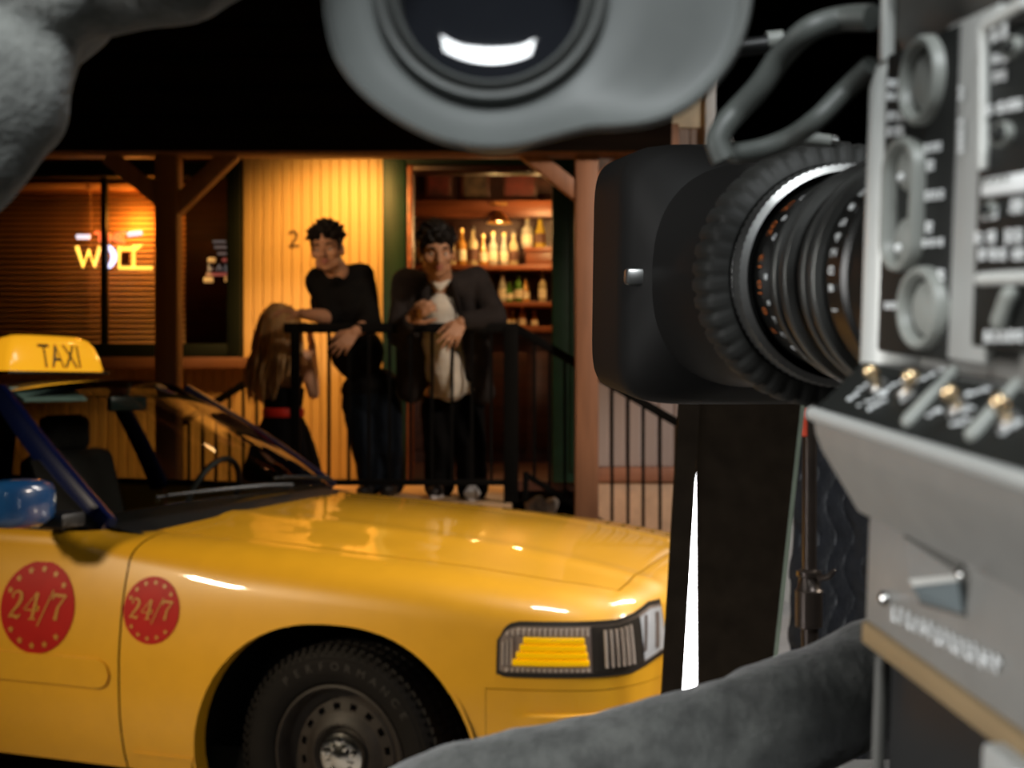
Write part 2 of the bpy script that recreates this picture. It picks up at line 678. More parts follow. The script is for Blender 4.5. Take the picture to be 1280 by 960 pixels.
# doorway
dx0, dx1 = at(480, 0, WALL_Y).x, at(722, 0, WALL_Y).x
ox0, ox1 = at(509, 0, WALL_Y).x, at(690, 0, WALL_Y).x
otop = at(0, 209, WALL_Y).z
dr = MB()
dr.bbox(((dx0 + ox0) / 2, WALL_Y - 0.01, (DECK_Z + ZTOP) / 2), (ox0 - dx0, 0.16, ZTOP - DECK_Z), 0.008)
dr.bbox(((dx1 + ox1) / 2, WALL_Y - 0.01, (DECK_Z + ZTOP) / 2), (dx1 - ox1, 0.16, ZTOP - DECK_Z), 0.008)
dr.bbox(((ox0 + ox1) / 2, WALL_Y - 0.01, (otop + ZTOP) / 2), (ox1 - ox0, 0.158, ZTOP - otop), 0.008)
door = tag(dr.build('door_1', M['green']), kind='structure')
st = MB()
st.bbox((ox0 + 0.018, WALL_Y + 0.02, (DECK_Z + otop) / 2), (0.036, 0.18, otop - DECK_Z), 0.005)
st.build('door_stop', M['wood'], door)
st = MB()
st.bbox(((ox0 + ox1) / 2, WALL_Y + 0.02, otop - 0.018), (ox1 - ox0 - 0.08, 0.18, 0.036), 0.005)
st.build('door_head_stop', M['darkwood'], door)
MB().bbox((dx1 - 0.035, WALL_Y - 0.10, (DECK_Z + 2.0) / 2 + 0.6), (0.03, 0.02, 2.2), 0.006).build('jamb_bead', M['green'], door)

# pink boarded wall right of the doorway
wr = MB().box(((dx1 + XR) / 2, WALL_Y + 0.06, 1.55), (XR - dx1, 0.06, 3.1)).build('wall_right', M['darkwood'])
tag(wr, kind='structure')
pm2 = pm.copy()
pm2.materials.clear()
pm2.materials.append(M['pink'])
pw2 = 0.100
x = dx1 + pw2 / 2
while x < XR:
    plank(pm2, x, DECK_Z + 0.095, 3.06, wr, s=pw2 / pw)
    x += pw2
MB().bbox(((dx1 + XR) / 2 + 0.02, WALL_Y + 0.01, DECK_Z + 0.045), (XR - dx1 + 0.12, 0.06, 0.09), 0.006).build('skirting_board', M['terra'], wr)
MB().bbox(((dx1 + XR) / 2, WALL_Y + 0.025, DECK_Z / 2), (XR - dx1, 0.05, DECK_Z), 0.004).build('lower_panel', M['beige'], wr)
MB().bbox(((dx1 + XR) / 2, WALL_Y + 0.02, 3.26), (XR - dx1, 0.06, 0.40), 0.006).build('lit_wall_top', M['cream'], wr)  # top of the pink wall, its brightness put into the colour
MB().bbox((XR + 0.03, WALL_Y + 0.01, 1.72), (0.065, 0.12, 3.44), 0.006).build('corner_board', M['white'], wr)

# porch ceiling, beam and the black roof front
rf = MB().box(((XL + 0.85) / 2, 7.02, ZTOP + 0.03), (0.85 - XL, 1.5, 0.06)).build('porch_roof', M['roofwood'])
tag(rf, kind='structure')
z = at(0, 188, 6.2).z
fas = MB().box((0, 0, 0), (0.80 - XL, 0.03, 0.158), Matrix.Rotation(math.radians(6), 3, 'X')).mesh('roof_board')
fas.materials.append(M['roofwood'])
k = 0
while z < 4.9:
    o = bpy.data.objects.new('roof_board', fas)
    COL.objects.link(o)
    o.location = ((XL + 0.80) / 2, 6.2, z + 0.078)
    hang(o, rf)
    z += 0.152
    k += 1
bz = at(0, 196, RAIL_Y).z
beam = MB().bbox(((XL + 0.85) / 2, RAIL_Y, bz + 0.08), (0.85 - XL, 0.13, 0.16), 0.008).build('roof_beam', M['post'], rf)


# ---- posts with knee braces
def porch_post(px, width, label, braces):
    X = at(px, 0, RAIL_Y).x
    t = thing('porch_post', label, 'post', (X, RAIL_Y, 0))
    MB().bbox((X, RAIL_Y, bz / 2), (width, 0.12, bz), 0.01).build('shaft', M['post'], t)
    MB().bbox((X, RAIL_Y, 0.09), (width + 0.05, 0.17, 0.18), 0.012).build('post_base', M['post'], t)
    for (xa, ya, xb, yb) in braces:
        a, b = at(xa, ya, RAIL_Y), at(xb, yb, RAIL_Y)
        d = (b - a)
        ang = math.atan2(d.z, d.x)
        m_ = MB()
        m_.bbox((a + b) / 2, (d.length, 0.085, 0.085), 0.008, Matrix.Rotation(-ang, 3, 'Y'))
        m_.build('knee_brace', M['post'], t)
    return t


porch_post(211, 0.115, 'dark brown porch post with two knee braces in front of the neon window', [(136, 196, 206, 252), (292, 190, 214, 266)])
porch_post(733, 0.118, 'pinkish brown porch post with knee braces between the green doorway and pink wall', [(655, 188, 728, 246), (824, 164, 738, 238)])

# ---- black iron railings
RT = at(0, 410, RAIL_Y).z
RB = at(0, 603, RAIL_Y).z


def rail_thing(name, label, base):
    return thing(name, label, 'railing', base)


def bar(a, b, w=0.022, d=0.03):
    a, b = Vector(a), Vector(b)
    v = b - a
    L = v.length
    q = v.to_track_quat('Z', 'Y').to_matrix()
    return MB().bbox((a + b) / 2, (w, d, L), 0.004, q)


def baluster(x, y, z0, z1, parent, r=0.008):
    MB().box((x, y, (z0 + z1) / 2), (2 * r, 2 * r, z1 - z0)).build('baluster', M['iron'], parent)


xa, xb = at(362, 0, RAIL_Y).x, at(640, 0, RAIL_Y).x
fr = rail_thing('porch_railing', 'black iron railing across the porch front that the two men lean on', ((xa + xb) / 2, RAIL_Y, DECK_Z))
bar((xa - 0.03, RAIL_Y, RT), (xb + 0.03, RAIL_Y, RT), 0.035, 0.05).build('top_rail', M['iron'], fr)
bar((xa, RAIL_Y, RB), (xb, RAIL_Y, RB), 0.028, 0.03).build('bottom_rail', M['iron'], fr)
MB().bbox((xa + 0.03, RAIL_Y, (DECK_Z + RT) / 2), (0.045, 0.045, RT - DECK_Z), 0.004).build('newel_post', M['iron'], fr)
MB().bbox((xb - 0.005, RAIL_Y, (DECK_Z + RT) / 2), (0.075, 0.05, RT - DECK_Z), 0.004).build('newel_post', M['iron'], fr)
for p in (411, 436, 461, 487, 513, 540, 565, 590, 614):
    baluster(at(p, 0, RAIL_Y).x, RAIL_Y, RB, RT, fr)

# right flight's railing, sloping down past the brown post
rr = rail_thing('stair_railing', 'black iron stair railing sloping down in front of the pink boarded wall', (0.5, RAIL_Y + 0.14, 0))
yr = RAIL_Y + 0.14
ta, tb = at(643, 409, yr), at(905, 563, yr)
ba_, bb_ = at(655, 592, yr), at(905, 747, yr)
bar(ta, tb, 0.035, 0.045).build('hand_rail', M['iron'], rr)
bar(ba_, bb_, 0.026, 0.03).build('bottom_rail', M['iron'], rr)
for p in (668, 687, 706, 765, 785, 804, 825, 846, 866, 886, 904):
    X = at(p, 0, yr).x
    t_ = (X - ta.x) / (tb.x - ta.x)
    u_ = (X - ba_.x) / (bb_.x - ba_.x)
    baluster(X, yr, ba_.z + (bb_.z - ba_.z) * u_, ta.z + (tb.z - ta.z) * t_, rr)
MB().bbox((at(657, 0, yr).x, yr, (DECK_Z + ba_.z) / 2), (0.03, 0.03, ba_.z - DECK_Z + 0.02), 0.003).build('short_leg', M['iron'], rr)
MB().bbox((tb.x, yr, tb.z / 2), (0.045, 0.045, tb.z), 0.004).build('newel_post', M['iron'], rr)

# left flight's railing, on the wall side
yl = 7.08
lr = rail_thing('stair_railing', 'black iron stair railing sloping down behind the blonde woman', (-1.7, yl, 0))
ta, tb = at(352, 451, yl), at(225, 530, yl)
bar(ta, tb, 0.035, 0.04).build('hand_rail', M['iron'], lr)
ba_, bb_ = ta - Vector((0, 0, 0.80)), tb - Vector((0, 0, 0.80))
bar(ba_, bb_, 0.026, 0.03).build('bottom_rail', M['iron'], lr)
for p in (236, 253, 270, 287, 304, 321, 337):
    X = at(p, 0, yl).x
    t_ = (X - ta.x) / (tb.x - ta.x)
    z_ = ta.z + (tb.z - ta.z) * t_
    baluster(X, yl, z_ - 0.80, z_, lr)
for q in (ta, tb):
    MB().bbox((q.x, yl, q.z / 2), (0.035, 0.035, q.z), 0.003).build('newel_post', M['iron'], lr)

# ---- house number
M['number'] = mat('dark_number', (0.05, 0.025, 0.012), 0.5)


def flat_text(s, size, depth=0.006):
    vs, fs, w, h = text_geo(s, size)
    return vs, fs, w, h


vs, fs, w, h = text_geo('2', 0.15)
m_ = MB()
yw = WALL_Y - 0.012 - 0.002
c = at(367, 298, WALL_Y)
m_.add([(c.x + p[0], WALL_Y + 0.0095, c.z + p[1]) for p in vs], fs)
o = m_.build('house_number', M['number'])
sd = o.modifiers.new('s', 'SOLIDIFY'); sd.thickness = 0.006; sd.offset = 0
tag(o, 'dark house number 2 on the yellow boarded wall beside the black-haired man', 'sign')
c = at(384, 298, WALL_Y)
m_ = MB().bbox((c.x + 0.01, WALL_Y + 0.0085, c.z), (0.05, 0.007, 0.014), 0.002)
tag(m_.build('number_dash', M['number']), 'small dark dash on the yellow wall at the man\'s ear', 'sign')

# ================================================================== THE BAR BEHIND THE DOORWAY
bw = MB()
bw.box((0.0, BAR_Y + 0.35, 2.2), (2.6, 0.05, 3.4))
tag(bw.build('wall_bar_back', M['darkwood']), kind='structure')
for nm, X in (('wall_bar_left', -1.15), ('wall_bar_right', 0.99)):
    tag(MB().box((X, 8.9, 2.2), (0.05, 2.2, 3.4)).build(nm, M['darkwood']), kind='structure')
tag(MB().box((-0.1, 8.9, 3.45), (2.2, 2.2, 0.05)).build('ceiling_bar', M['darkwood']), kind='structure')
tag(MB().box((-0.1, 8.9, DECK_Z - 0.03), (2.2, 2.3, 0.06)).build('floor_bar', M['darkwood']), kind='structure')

# shelves
SH = []
for y_px, lab in ((331, 'top red wooden bar shelf carrying the tall row of bottles'), (377, 'middle red wooden bar shelf under the green bottles')):
    z = at(0, y_px, BAR_Y).z
    SH.append(z)
    m_ = MB().bbox((-0.05, BAR_Y + 0.14, z - 0.02), (1.9, 0.30, 0.04), 0.004)
    tag(m_.build('bar_shelf', M['wood']), lab, 'shelf')
zr = at(0, 307, BAR_Y).z
m_ = MB().bbox((0.28, BAR_Y + 0.19, zr - 0.02), (0.36, 0.20, 0.04), 0.004)
m_.bbox((0.28, BAR_Y + 0.19, (zr + SH[0]) / 2 - 0.02), (0.34, 0.17, zr - SH[0] - 0.04), 0.004)
tag(m_.build('bottle_riser', M['wood']), 'small red riser on the top shelf lifting the two yellow bottles', 'riser')
# back counter
zc = at(0, 409, BAR_Y).z
bc = thing('back_counter', 'red-brown back bar counter with panelled front under the shelves', 'counter', (-0.05, BAR_Y + 0.1, DECK_Z))
MB().bbox((-0.08, BAR_Y + 0.06, zc - 0.025), (1.95, 0.50, 0.05), 0.006).build('counter_top', M['wood'], bc)
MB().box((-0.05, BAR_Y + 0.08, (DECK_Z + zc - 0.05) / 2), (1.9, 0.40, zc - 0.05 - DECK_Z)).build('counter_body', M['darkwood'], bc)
for k in range(5):
    X = -0.81 + 0.38 * k
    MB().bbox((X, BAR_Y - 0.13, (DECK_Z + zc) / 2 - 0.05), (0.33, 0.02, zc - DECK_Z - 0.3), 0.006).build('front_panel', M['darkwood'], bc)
# header beam over the shelves with framed pictures
hz = at(0, 262, BAR_Y).z
m_ = MB().bbox((-0.1, BAR_Y - 0.02, hz), (2.0, 0.08, 0.13), 0.006)
tag(m_.build('bar_header_beam', M['wood']), 'red wooden header beam above the bar bottles', 'beam')
M['poster_red'] = mat('poster_red', (0.09, 0.012, 0.008), 0.5, var=0.6, scale=9)
M['poster_dark'] = mat('poster_dark', (0.06, 0.042, 0.024), 0.5, var=0.8, scale=12)
for px, wpx, mk, lab in ((548, 34, 'poster_red', 'dim red picture above the bar, left of the row'), (594, 36, 'poster_dark', 'dim dark picture in the middle above the bar'),
                         (650, 44, 'poster_red', 'dim wide red picture above the bar by the right jamb')):
    c = at(px, 229, BAR_Y + 0.1)
    wd_ = wpx / FPX * BAR_Y
    t = thing('wall_picture', lab, 'picture', (c.x, c.y + 0.05, c.z - 0.14))
    MB().bbox((c.x, c.y + 0.04, c.z), (wd_, 0.03, 0.27), 0.004).build('picture_frame', M['darkwood'], t)
    MB().box((c.x, c.y + 0.022, c.z), (wd_ - 0.05, 0.006, 0.22)).build('picture_print', M[mk], t)
M['brass'] = mat('brass', (0.75, 0.48, 0.16), 0.3, 1.0)
c = at(623, 254, BAR_Y - 0.1)
m_ = MB().bbox((c.x, BAR_Y - 0.075, c.z), (0.13, 0.02, 0.022), 0.004)
tag(m_.build('brass_plate', M['brass']), 'narrow brass plate on the header beam above the bottles', 'plate')


def wedge_light(px, py):
    c = at(px, py, BAR_Y - 0.1)
    t = thing('shelf_lamp', 'small brass shelf lamp with flared shade under the header beam', 'lamp', (c.x, c.y, c.z))
    MB().lathe([(0.02, 0.06), (0.03, 0.05), (0.10, -0.03), (0.097, -0.03), (0.028, 0.045)], Matrix.Translation(c), 20).build('lamp_shade', M['brass'], t)
    MB().sphere(c + Vector((0, 0, -0.0)), 0.022, 10).build('lamp_bulb', M['bulb'], t)
    point('shelf_lamp_light', c + Vector((0, -0.02, -0.07)), 7, (1.0, 0.60, 0.24), 0.03)
    return t


M['bulb'] = mat('bulb', (1, 0.8, 0.5), 0.4, emit=(1.0, 0.65, 0.3), estr=6, var=0)
wedge_light(624, 274)
point('bar_glow', (0.32, BAR_Y - 0.55, 2.72), 24, (1.0, 0.58, 0.22), 0.06)
point('bar_ceiling_glow', (-0.15, 8.5, 3.25), 5, (1.0, 0.40, 0.15), 0.1)

# ---- bottles
def bottle_mat(name, col, tr=0.45):
    return mat(name, col, 0.12, 0, 0, var=0.08, trans=tr)


BM = [bottle_mat('amber_glass', (0.80, 0.38, 0.06)), bottle_mat('clear_glass', (0.85, 0.80, 0.62), 0.5), bottle_mat('green_glass', (0.14, 0.32, 0.04)),
      bottle_mat('yellow_spirit', (0.85, 0.60, 0.08)), bottle_mat('brown_glass', (0.25, 0.09, 0.025)), bottle_mat('pale_spirit', (0.80, 0.66, 0.36))]
M['label_cream'] = mat('label_cream', (0.75, 0.66, 0.45), 0.6, var=0.2, scale=40)
M['label_dark'] = mat('label_dark', (0.12, 0.05, 0.03), 0.6, var=0.4, scale=40)
M['cap_dark'] = mat('cap_dark', (0.05, 0.03, 0.02), 0.4)
M['cap_gold'] = mat('cap_gold', (0.7, 0.5, 0.2), 0.35, 0.8)
PROF = {
    'round': [(0, 0), (.9, 0), (1, .02), (1, .58), (.92, .66), (.45, .76), (.36, .80), (.36, .94), (.42, .945), (.42, 1.0), (0, 1.0)],
    'sloped': [(0, 0), (.95, 0), (1, .03), (.98, .40), (.70, .62), (.42, .76), (.36, .94), (.42, .95), (.42, 1.0), (0, 1.0)],
    'squat': [(0, 0), (.95, 0), (1, .04), (1, .50), (.85, .60), (.40, .70), (.36, .92), (.46, .93), (.46, 1.0), (0, 1.0)],
}
CN = ['amber', 'clear', 'green', 'yellow', 'brown', 'pale straw']


def bottle(px, ztop_px, zbase, wpx, bm_i, prof, lab, label, cap, group, Y=BAR_Y + 0.10):
    c = at(px, 0, Y)
    H = at(0, ztop_px, Y).z - zbase
    R = wpx * 0.80 / FPX * Y / 2
    n = 8 if prof == 'squat' else 20
    t = thing('bottle', label, 'bottle', (c.x, Y, zbase), group=group)
    mt = Matrix.Translation((c.x, Y, zbase))
    if prof == 'squat':
        mt = mt @ Matrix.Rotation(PI / 8, 4, 'Z')
    MB().lathe([(r * R, h * H * 0.93) for r, h in PROF[prof]], mt, n).build('bottle_glass', BM[bm_i], t, 40)
    MB().lathe([(R * .44, H * 0.90), (R * .44, H), (0, H)], mt, 14).build('bottle_cap', M[cap], t, 40)
    MB().lathe([(R * 1.02, H * 0.14), (R * 1.02, H * 0.42)], mt, n).build('bottle_label', M[lab], t, 40)
    return t


g1 = 'spirits bottles on the top bar shelf'
row1 = [(512, 288, 17, 1, 'round'), (530, 296, 16, 4, 'sloped'), (549, 284, 16, 0, 'round'), (565, 290, 15, 5, 'sloped'), (577, 286, 16, 0, 'round'), (591, 283, 17, 5, 'round'), (604, 293, 14, 0, 'sloped'),
        (616, 290, 15, 1, 'round'), (630, 291, 13, 1, 'sloped'), (642, 288, 15, 5, 'round')]
d1 = ['tall clear bottle at the left end of the top bar shelf', 'brown sloping bottle second from left on the top bar shelf', 'amber bottle behind the jacketed man\'s hair',
      'pale bottle on the top bar shelf just right of the jacketed man\'s head', 'amber round bottle, second right of the jacketed man\'s head', 'tall pale straw bottle in the middle of the top shelf row',
      'short amber sloping bottle right of the tall pale one', 'clear bright bottle standing below the brass lamp', 'slim clear bottle, second from right end of the top shelf row', 'pale straw bottle at right end of the row, beside the riser']
for (px, tp, w, b, pf), lb in zip(row1, d1):
    bottle(px, tp, SH[0], w, b, pf, 'label_cream' if b != 5 else 'label_dark', lb, 'cap_gold' if b in (0, 1) else 'cap_dark', g1)
g1b = 'big bottles on the riser'
bottle(659, 271, zr, 18, 1, 'round', 'label_cream', 'big clear bottle with cream label on the red riser', 'cap_gold', g1b, BAR_Y + 0.19)
bottle(675, 268, zr, 18, 3, 'sloped', 'label_dark', 'big yellow bottle at the far right of the red riser', 'cap_dark', g1b, BAR_Y + 0.19)
g2 = 'bottles on the middle bar shelf'
row2 = [(600, 344, 12, 4, 'round'), (612, 346, 12, 4, 'sloped'), (628, 339, 14, 1, 'sloped'), (636, 352, 15, 2, 'squat'), (648, 340, 14, 2, 'round'), (657, 347, 13, 0, 'sloped'), (678, 339, 13, 5, 'round')]
d2 = ['dark brown bottle at left end of the middle bar shelf', 'brown sloping bottle second on the middle bar shelf', 'clear sloping bottle on the middle bar shelf beside the squat green one', 'squat green bottle on the middle bar shelf',
      'tall green bottle on the middle bar shelf', 'amber sloping bottle right of the tall green one', 'pale bottle alone at the right end of the middle bar shelf']
for (px, tp, w, b, pf), lb in zip(row2, d2):
    bottle(px, tp, SH[1], w, b, pf, 'label_cream', lb, 'cap_dark', g2)
g3 = 'bottles on the back counter'
row3 = [(634, 386, 12, 0, 'squat'), (641, 388, 10, 3, 'squat'), (653, 381, 13, 0, 'round'), (668, 388, 12, 0, 'squat')]
d3 = ['short amber bottle at left of the back counter', 'short yellow bottle second from left on the back counter', 'tallest amber bottle standing on the back counter', 'short amber bottle at right end of the back counter']
for (px, tp, w, b, pf), lb in zip(row3, d3):
    bottle(px, tp, zc, w, b, pf, 'label_cream', lb, 'cap_gold', g3)

# ================================================================== NEON SIGNS IN THE WINDOW
def neon(name, col, s):
    return mat(name, (0.9, 0.9, 0.9), 0.4, emit=col, estr=s, var=0)


M['neon_yellow'] = neon('neon_yellow', (1.0, 0.52, 0.06), 2.6)
M['neon_red'] = neon('neon_red', (1.0, 0.13, 0.03), 2.0)
M['neon_white'] = neon('neon_white', (0.95, 0.82, 0.95), 1.3)
M['neon_moon'] = neon('neon_moon', (0.72, 0.70, 1.0), 2.4)
M['neon_dim'] = neon('neon_dim', (0.75, 0.12, 0.10), 0.35)
M['neon_amber'] = neon('neon_amber', (1.0, 0.45, 0.12), 0.5)
M['neon_grey'] = neon('neon_grey', (0.6, 0.6, 0.62), 0.12)
NY = WALL_Y + 0.045


def strokes(name, pls, m, parent, r=0.011):
    k = MB()
    for pl in pls:
        k.tube([at(px, py, NY) for px, py in pl], r, 8)
    return k.build(name, m, parent)


c = at(140, 335, NY)
ns = thing('neon_sign', 'glowing neon sign with yellow W, white crescent moon and red lettering in the saloon window', 'neon sign', (c.x, NY, c.z))
strokes('letter_w', [[(96, 308), (104, 333), (111, 313), (118, 333), (125, 308)]], M['neon_yellow'], ns, 0.013)
strokes('letter_l', [[(149, 308), (149, 335), (190, 335)]], M['neon_yellow'], ns)
strokes('letter_f', [[(167, 333), (167, 307), (177, 307), (171, 311), (150, 311)]], M['neon_yellow'], ns)
strokes('red_lettering', [[(118, 291), (132, 291)], [(125, 291), (125, 302)], [(136, 291), (136, 302)], [(136, 297), (144, 297)], [(144, 291), (144, 302)],
                          [(156, 291), (148, 291), (148, 302), (156, 302)], [(148, 297), (154, 297)]], M['neon_red'], ns, 0.009)
strokes('white_bar', [[(96, 296), (112, 296)]], M['neon_white'], ns, 0.015)
strokes('white_bar', [[(160, 293), (177, 291)]], M['neon_white'], ns, 0.015)
mo = MB()
out_, in_ = [], []
for k in range(17):
    a = math.radians(-112 + 224 * k / 16)
    out_.append((132 + 14 * math.cos(a), 321 - 15.5 * math.sin(a)))
    in_.append((129.5 + 9.0 * math.cos(a), 321 - 10.5 * math.sin(a) * 1.12))
fr_ = [at(*p, NY - 0.008) for p in out_], [at(*p, NY - 0.008) for p in in_]
bk_ = [at(*p, NY + 0.008) for p in out_], [at(*p, NY + 0.008) for p in in_]
rings = [[fr_[0][k], fr_[1][k], bk_[1][k], bk_[0][k]] for k in range(17)]
mo.loft(rings, True, True).build('crescent_moon', M['neon_moon'], ns)
MB().bbox(at(156, 322, NY + 0.006), (0.055, 0.006, 0.07), 0.006).build('sign_badge', M['poster_red'], ns)
point('blind_glow', (at(160, 265, WALL_Y).x, WALL_Y + 0.135, at(0, 270, WALL_Y).z), 9.0, (1.0, 0.32, 0.04), 0.05)  # orange point light added between glass and blinds to brighten the slats
c = at(275, 350, NY)
n2 = thing('neon_sign', 'small dim red and amber neon sign at the right edge of the window', 'neon sign', (c.x, NY, c.z))
strokes('amber_oval', [[(260, 325), (269, 325)]], M['neon_amber'], n2, 0.016)
strokes('amber_oval', [[(255, 350), (266, 350)]], M['neon_amber'], n2, 0.017)
strokes('amber_oval', [[(281, 349), (288, 349)]], M['neon_amber'], n2, 0.016)
strokes('grey_lettering', [[(261, 331), (261, 339), (266, 335)], [(271, 338), (274, 331), (277, 338)], [(282, 331), (282, 339), (287, 339)], [(266, 302), (282, 302)], [(268, 309), (286, 309)], [(272, 317), (286, 317)]], M['neon_grey'], n2, 0.008)
strokes('red_underline', [[(258, 343), (287, 343)], [(278, 325), (287, 325)]], M['neon_dim'], n2, 0.010)

# ================================================================== THE TAXI
# car axes: x forward from the front axle, y to the car's left, z up; the right side (y < 0) faces the photographer
FWD = Vector((0.943, -0.333, 0)).normalized()
LFT = Vector((0, 0, 1)).cross(FWD)
CAR_O = Vector((-0.522, 3.7, 0)) + LFT * 0.95
CAR = Matrix(((FWD.x, LFT.x, 0, CAR_O.x), (FWD.y, LFT.y, 0, CAR_O.y), (0, 0, 1, 0), (0, 0, 0, 1)))

M['car_glass'] = glass_mat('car_glass', (0.74, 0.76, 0.72))
M['taxi'] = mat('taxi_yellow_paint', (0.73, 0.362, 0.013), 0.42, coat=1.0, var=0.03, coat_rough=0.04)
M['taxi_blue'] = mat('taxi_dark_blue_paint', (0.003, 0.008, 0.055), 0.3, coat=1.0, var=0.05)
M['mirror_blue'] = mat('mirror_blue_paint', (0.01, 0.07, 0.22), 0.3, coat=1.0, var=0.05)
M['rubber'] = mat('tyre_rubber', (0.006, 0.005, 0.0045), 0.7, var=0.2, spec=0.15)
M['rubber_worn'] = mat('tyre_lettering', (0.018, 0.015, 0.013), 0.6)
M['wheel_black'] = mat('dusty_black_wheel', (0.020, 0.015, 0.012), 0.55, 0.0, var=0.3, scale=25, spec=0.3)
M['hole'] = mat('hole_black', (0.003, 0.003, 0.003), 0.9, var=0)
M['well'] = mat('wheel_well', (0.004, 0.004, 0.004), 0.9, spec=0.05)
M['seat'] = mat('seat_cloth', (0.03, 0.028, 0.026), 0.85)
M['dash'] = mat('dash_black', (0.014, 0.014, 0.014), 0.55)
M['sign_lit'] = mat('lit_sign_plastic', (0.95, 0.55, 0.04), 0.25, coat=0.6, var=0.05, emit=(1.0, 0.43, 0.012), estr=0.78)
M['sign_base'] = mat('sign_base', (0.03, 0.02, 0.015), 0.4)
M['lens'] = glass_mat('lamp_lens', (0.93, 0.94, 0.95), 1.5, 0.03)
M['amber'] = mat('amber_reflector_glow', (0.95, 0.50, 0.0), 0.25, var=0.05, emit=(1.0, 0.55, 0.0), estr=0.35)  # weak glow added to the amber colour
M['lamp_dark'] = mat('lamp_bowl_grey', (0.26, 0.20, 0.17), 0.45, 0.1)
M['lamp_rib'] = mat('lamp_rib_shine', (0.62, 0.52, 0.45), 0.35)  # pale colour stands in for reflections in the chrome ribs
M['lamp_bright'] = mat('lamp_reflector', (0.62, 0.64, 0.68), 0.3, 0.2)  # light grey stands in for reflections in the metal
M['lamp_black'] = mat('lamp_frame_dark', (0.035, 0.028, 0.022), 0.35)
M['decal'] = mat('red_decal', (0.40, 0.009, 0.006), 0.5, var=0.08, spec=0.2)
M['decal_gold'] = mat('gold_print', (0.48, 0.21, 0.02), 0.45, var=0.08)

taxi = thing('taxi', 'yellow taxi sedan with blue pillars and red 24/7 discs, parked before the porch', 'car', (0, 0, 0))
taxi.matrix_basis = CAR


def car_part(mb, name, m, parent=None, angle=35):
    mb.v = [tuple(CAR @ Vector(p)) for p in mb.v]
    # parts keep the car's own axes
    ob = mb.build(name, m, None, angle)
    me = ob.data
    me.transform(CAR.inverted())
    ob.matrix_basis = CAR
    hang(ob, parent or taxi)
    return ob


HALF = [(-4.22, 0), (-4.21, -.35), (-4.17, -.65), (-4.05, -.84), (-3.75, -.95), (-3.2, -.975), (-2.4, -.985), (-1.5, -.985), (-.756, -.985), (-.4, -.984),
        (0, -.978), (.30, -.962), (.50, -.938), (.66, -.905), (.78, -.855), (.862, -.77), (.918, -.62), (.955, -.40), (.972, -.2), (.978, 0)]
RAW = catmull([Vector((x, y, 0)) for x, y in HALF], 14)
CUM = [0.0]
for a_, b_ in zip(RAW[:-1], RAW[1:]):
    CUM.append(CUM[-1] + (b_ - a_).length)


def plan(s):
    """point and outward normal of the plan outline at arc length s (tail to nose, right side)"""
    s = max(0.0, min(CUM[-1] - 1e-6, s))
    lo, hi = 0, len(CUM) - 1
    while hi - lo > 1:
        m_ = (lo + hi) // 2
        if CUM[m_] <= s:
            lo = m_
        else:
            hi = m_
    t = (s - CUM[lo]) / max(1e-9, CUM[hi] - CUM[lo])
    p = RAW[lo].lerp(RAW[hi], t)
    # smooth normal
    i0, i1 = max(0, lo - 2), min(len(RAW) - 1, hi + 2)
    d = (RAW[i1] - RAW[i0]).normalized()
    return p, Vector((d.y, -d.x, 0))


def s_at_x(x):
    """arc length on the side for a given x (the side is monotonic in x)"""
    lo, hi = 0.0, CUM[-1]
    for _ in range(40):
        m_ = (lo + hi) / 2
        if plan(m_)[0].x < x:
            lo = m_
        else:
            hi = m_
    return (lo + hi) / 2


def ztop(x):
    return sinterp([-4.25, -3.9, -3.3, -2.9, -1.5, -.92, -.6, 0, .3, .6, .78, .98], [.90, .96, .985, .985, .978, .972, .965, .930, .905, .865, .83, .78], x)


def spine(x):
    return sinterp([-4.25, -3.9, -3.3, -.95, -.75, -.3, 0, .3, .6, .8, .98], [.90, .985, 1.02, 1.035, 1.025, 1.0, .975, .945, .90, .855, .79], x)


def zhood(x, y):
    cr = interp([-1, 0, .5, .8, 1.0], [.055, .045, .036, .025, .01], x)
    ridge = 0.006 * math.exp(-((abs(y) - 0.42) / 0.05) ** 2)
    return spine(x) - cr * (y / .7) ** 2 + (ridge if x > -.8 else 0)


def inset(z, x):
    lo = sinterp([.2, .28, .40, .52, .60, .70, .80, .90], [.060, .030, .006, .0, .0, .010, .026, .055], z)
    return lo


def skirt(s, z, off=0.0):
    p, n = plan(s)
    q = p - n * (inset(z, p.x) - off)
    return Vector((q.x, q.y, z))


WA, WTOP, WB = 0.476, 0.745, 0.235
AXC = -0.02        # the arch sits a little behind the axle


def arch(dx):
    t = min(1.0, abs(dx) / WA)
    return WB + (WTOP - WB) * max(0.0, 1 - t ** 2.35) ** (1 / 2.2)


def zbot(x):
    for x0 in (AXC, AXC - 2.91):
        if abs(x - x0) < WA:
            return arch(x - x0)
    return WB + (0.03 if x > .45 else 0)


def hood_edge(p):
    """where the shoulder meets the hood (or deck, or the belt under the side windows)"""
    x = min(max(p.x, -4.12), .785)
    yh = interp([-4.2, -3.3, -3.2, -1.0, -.9, .2, .6, .785], [.80, .83, .90, .90, .735, .725, .69, .63], x)
    return Vector((x, max(p.y, -yh) if p.y < 0 else p.y, 0))


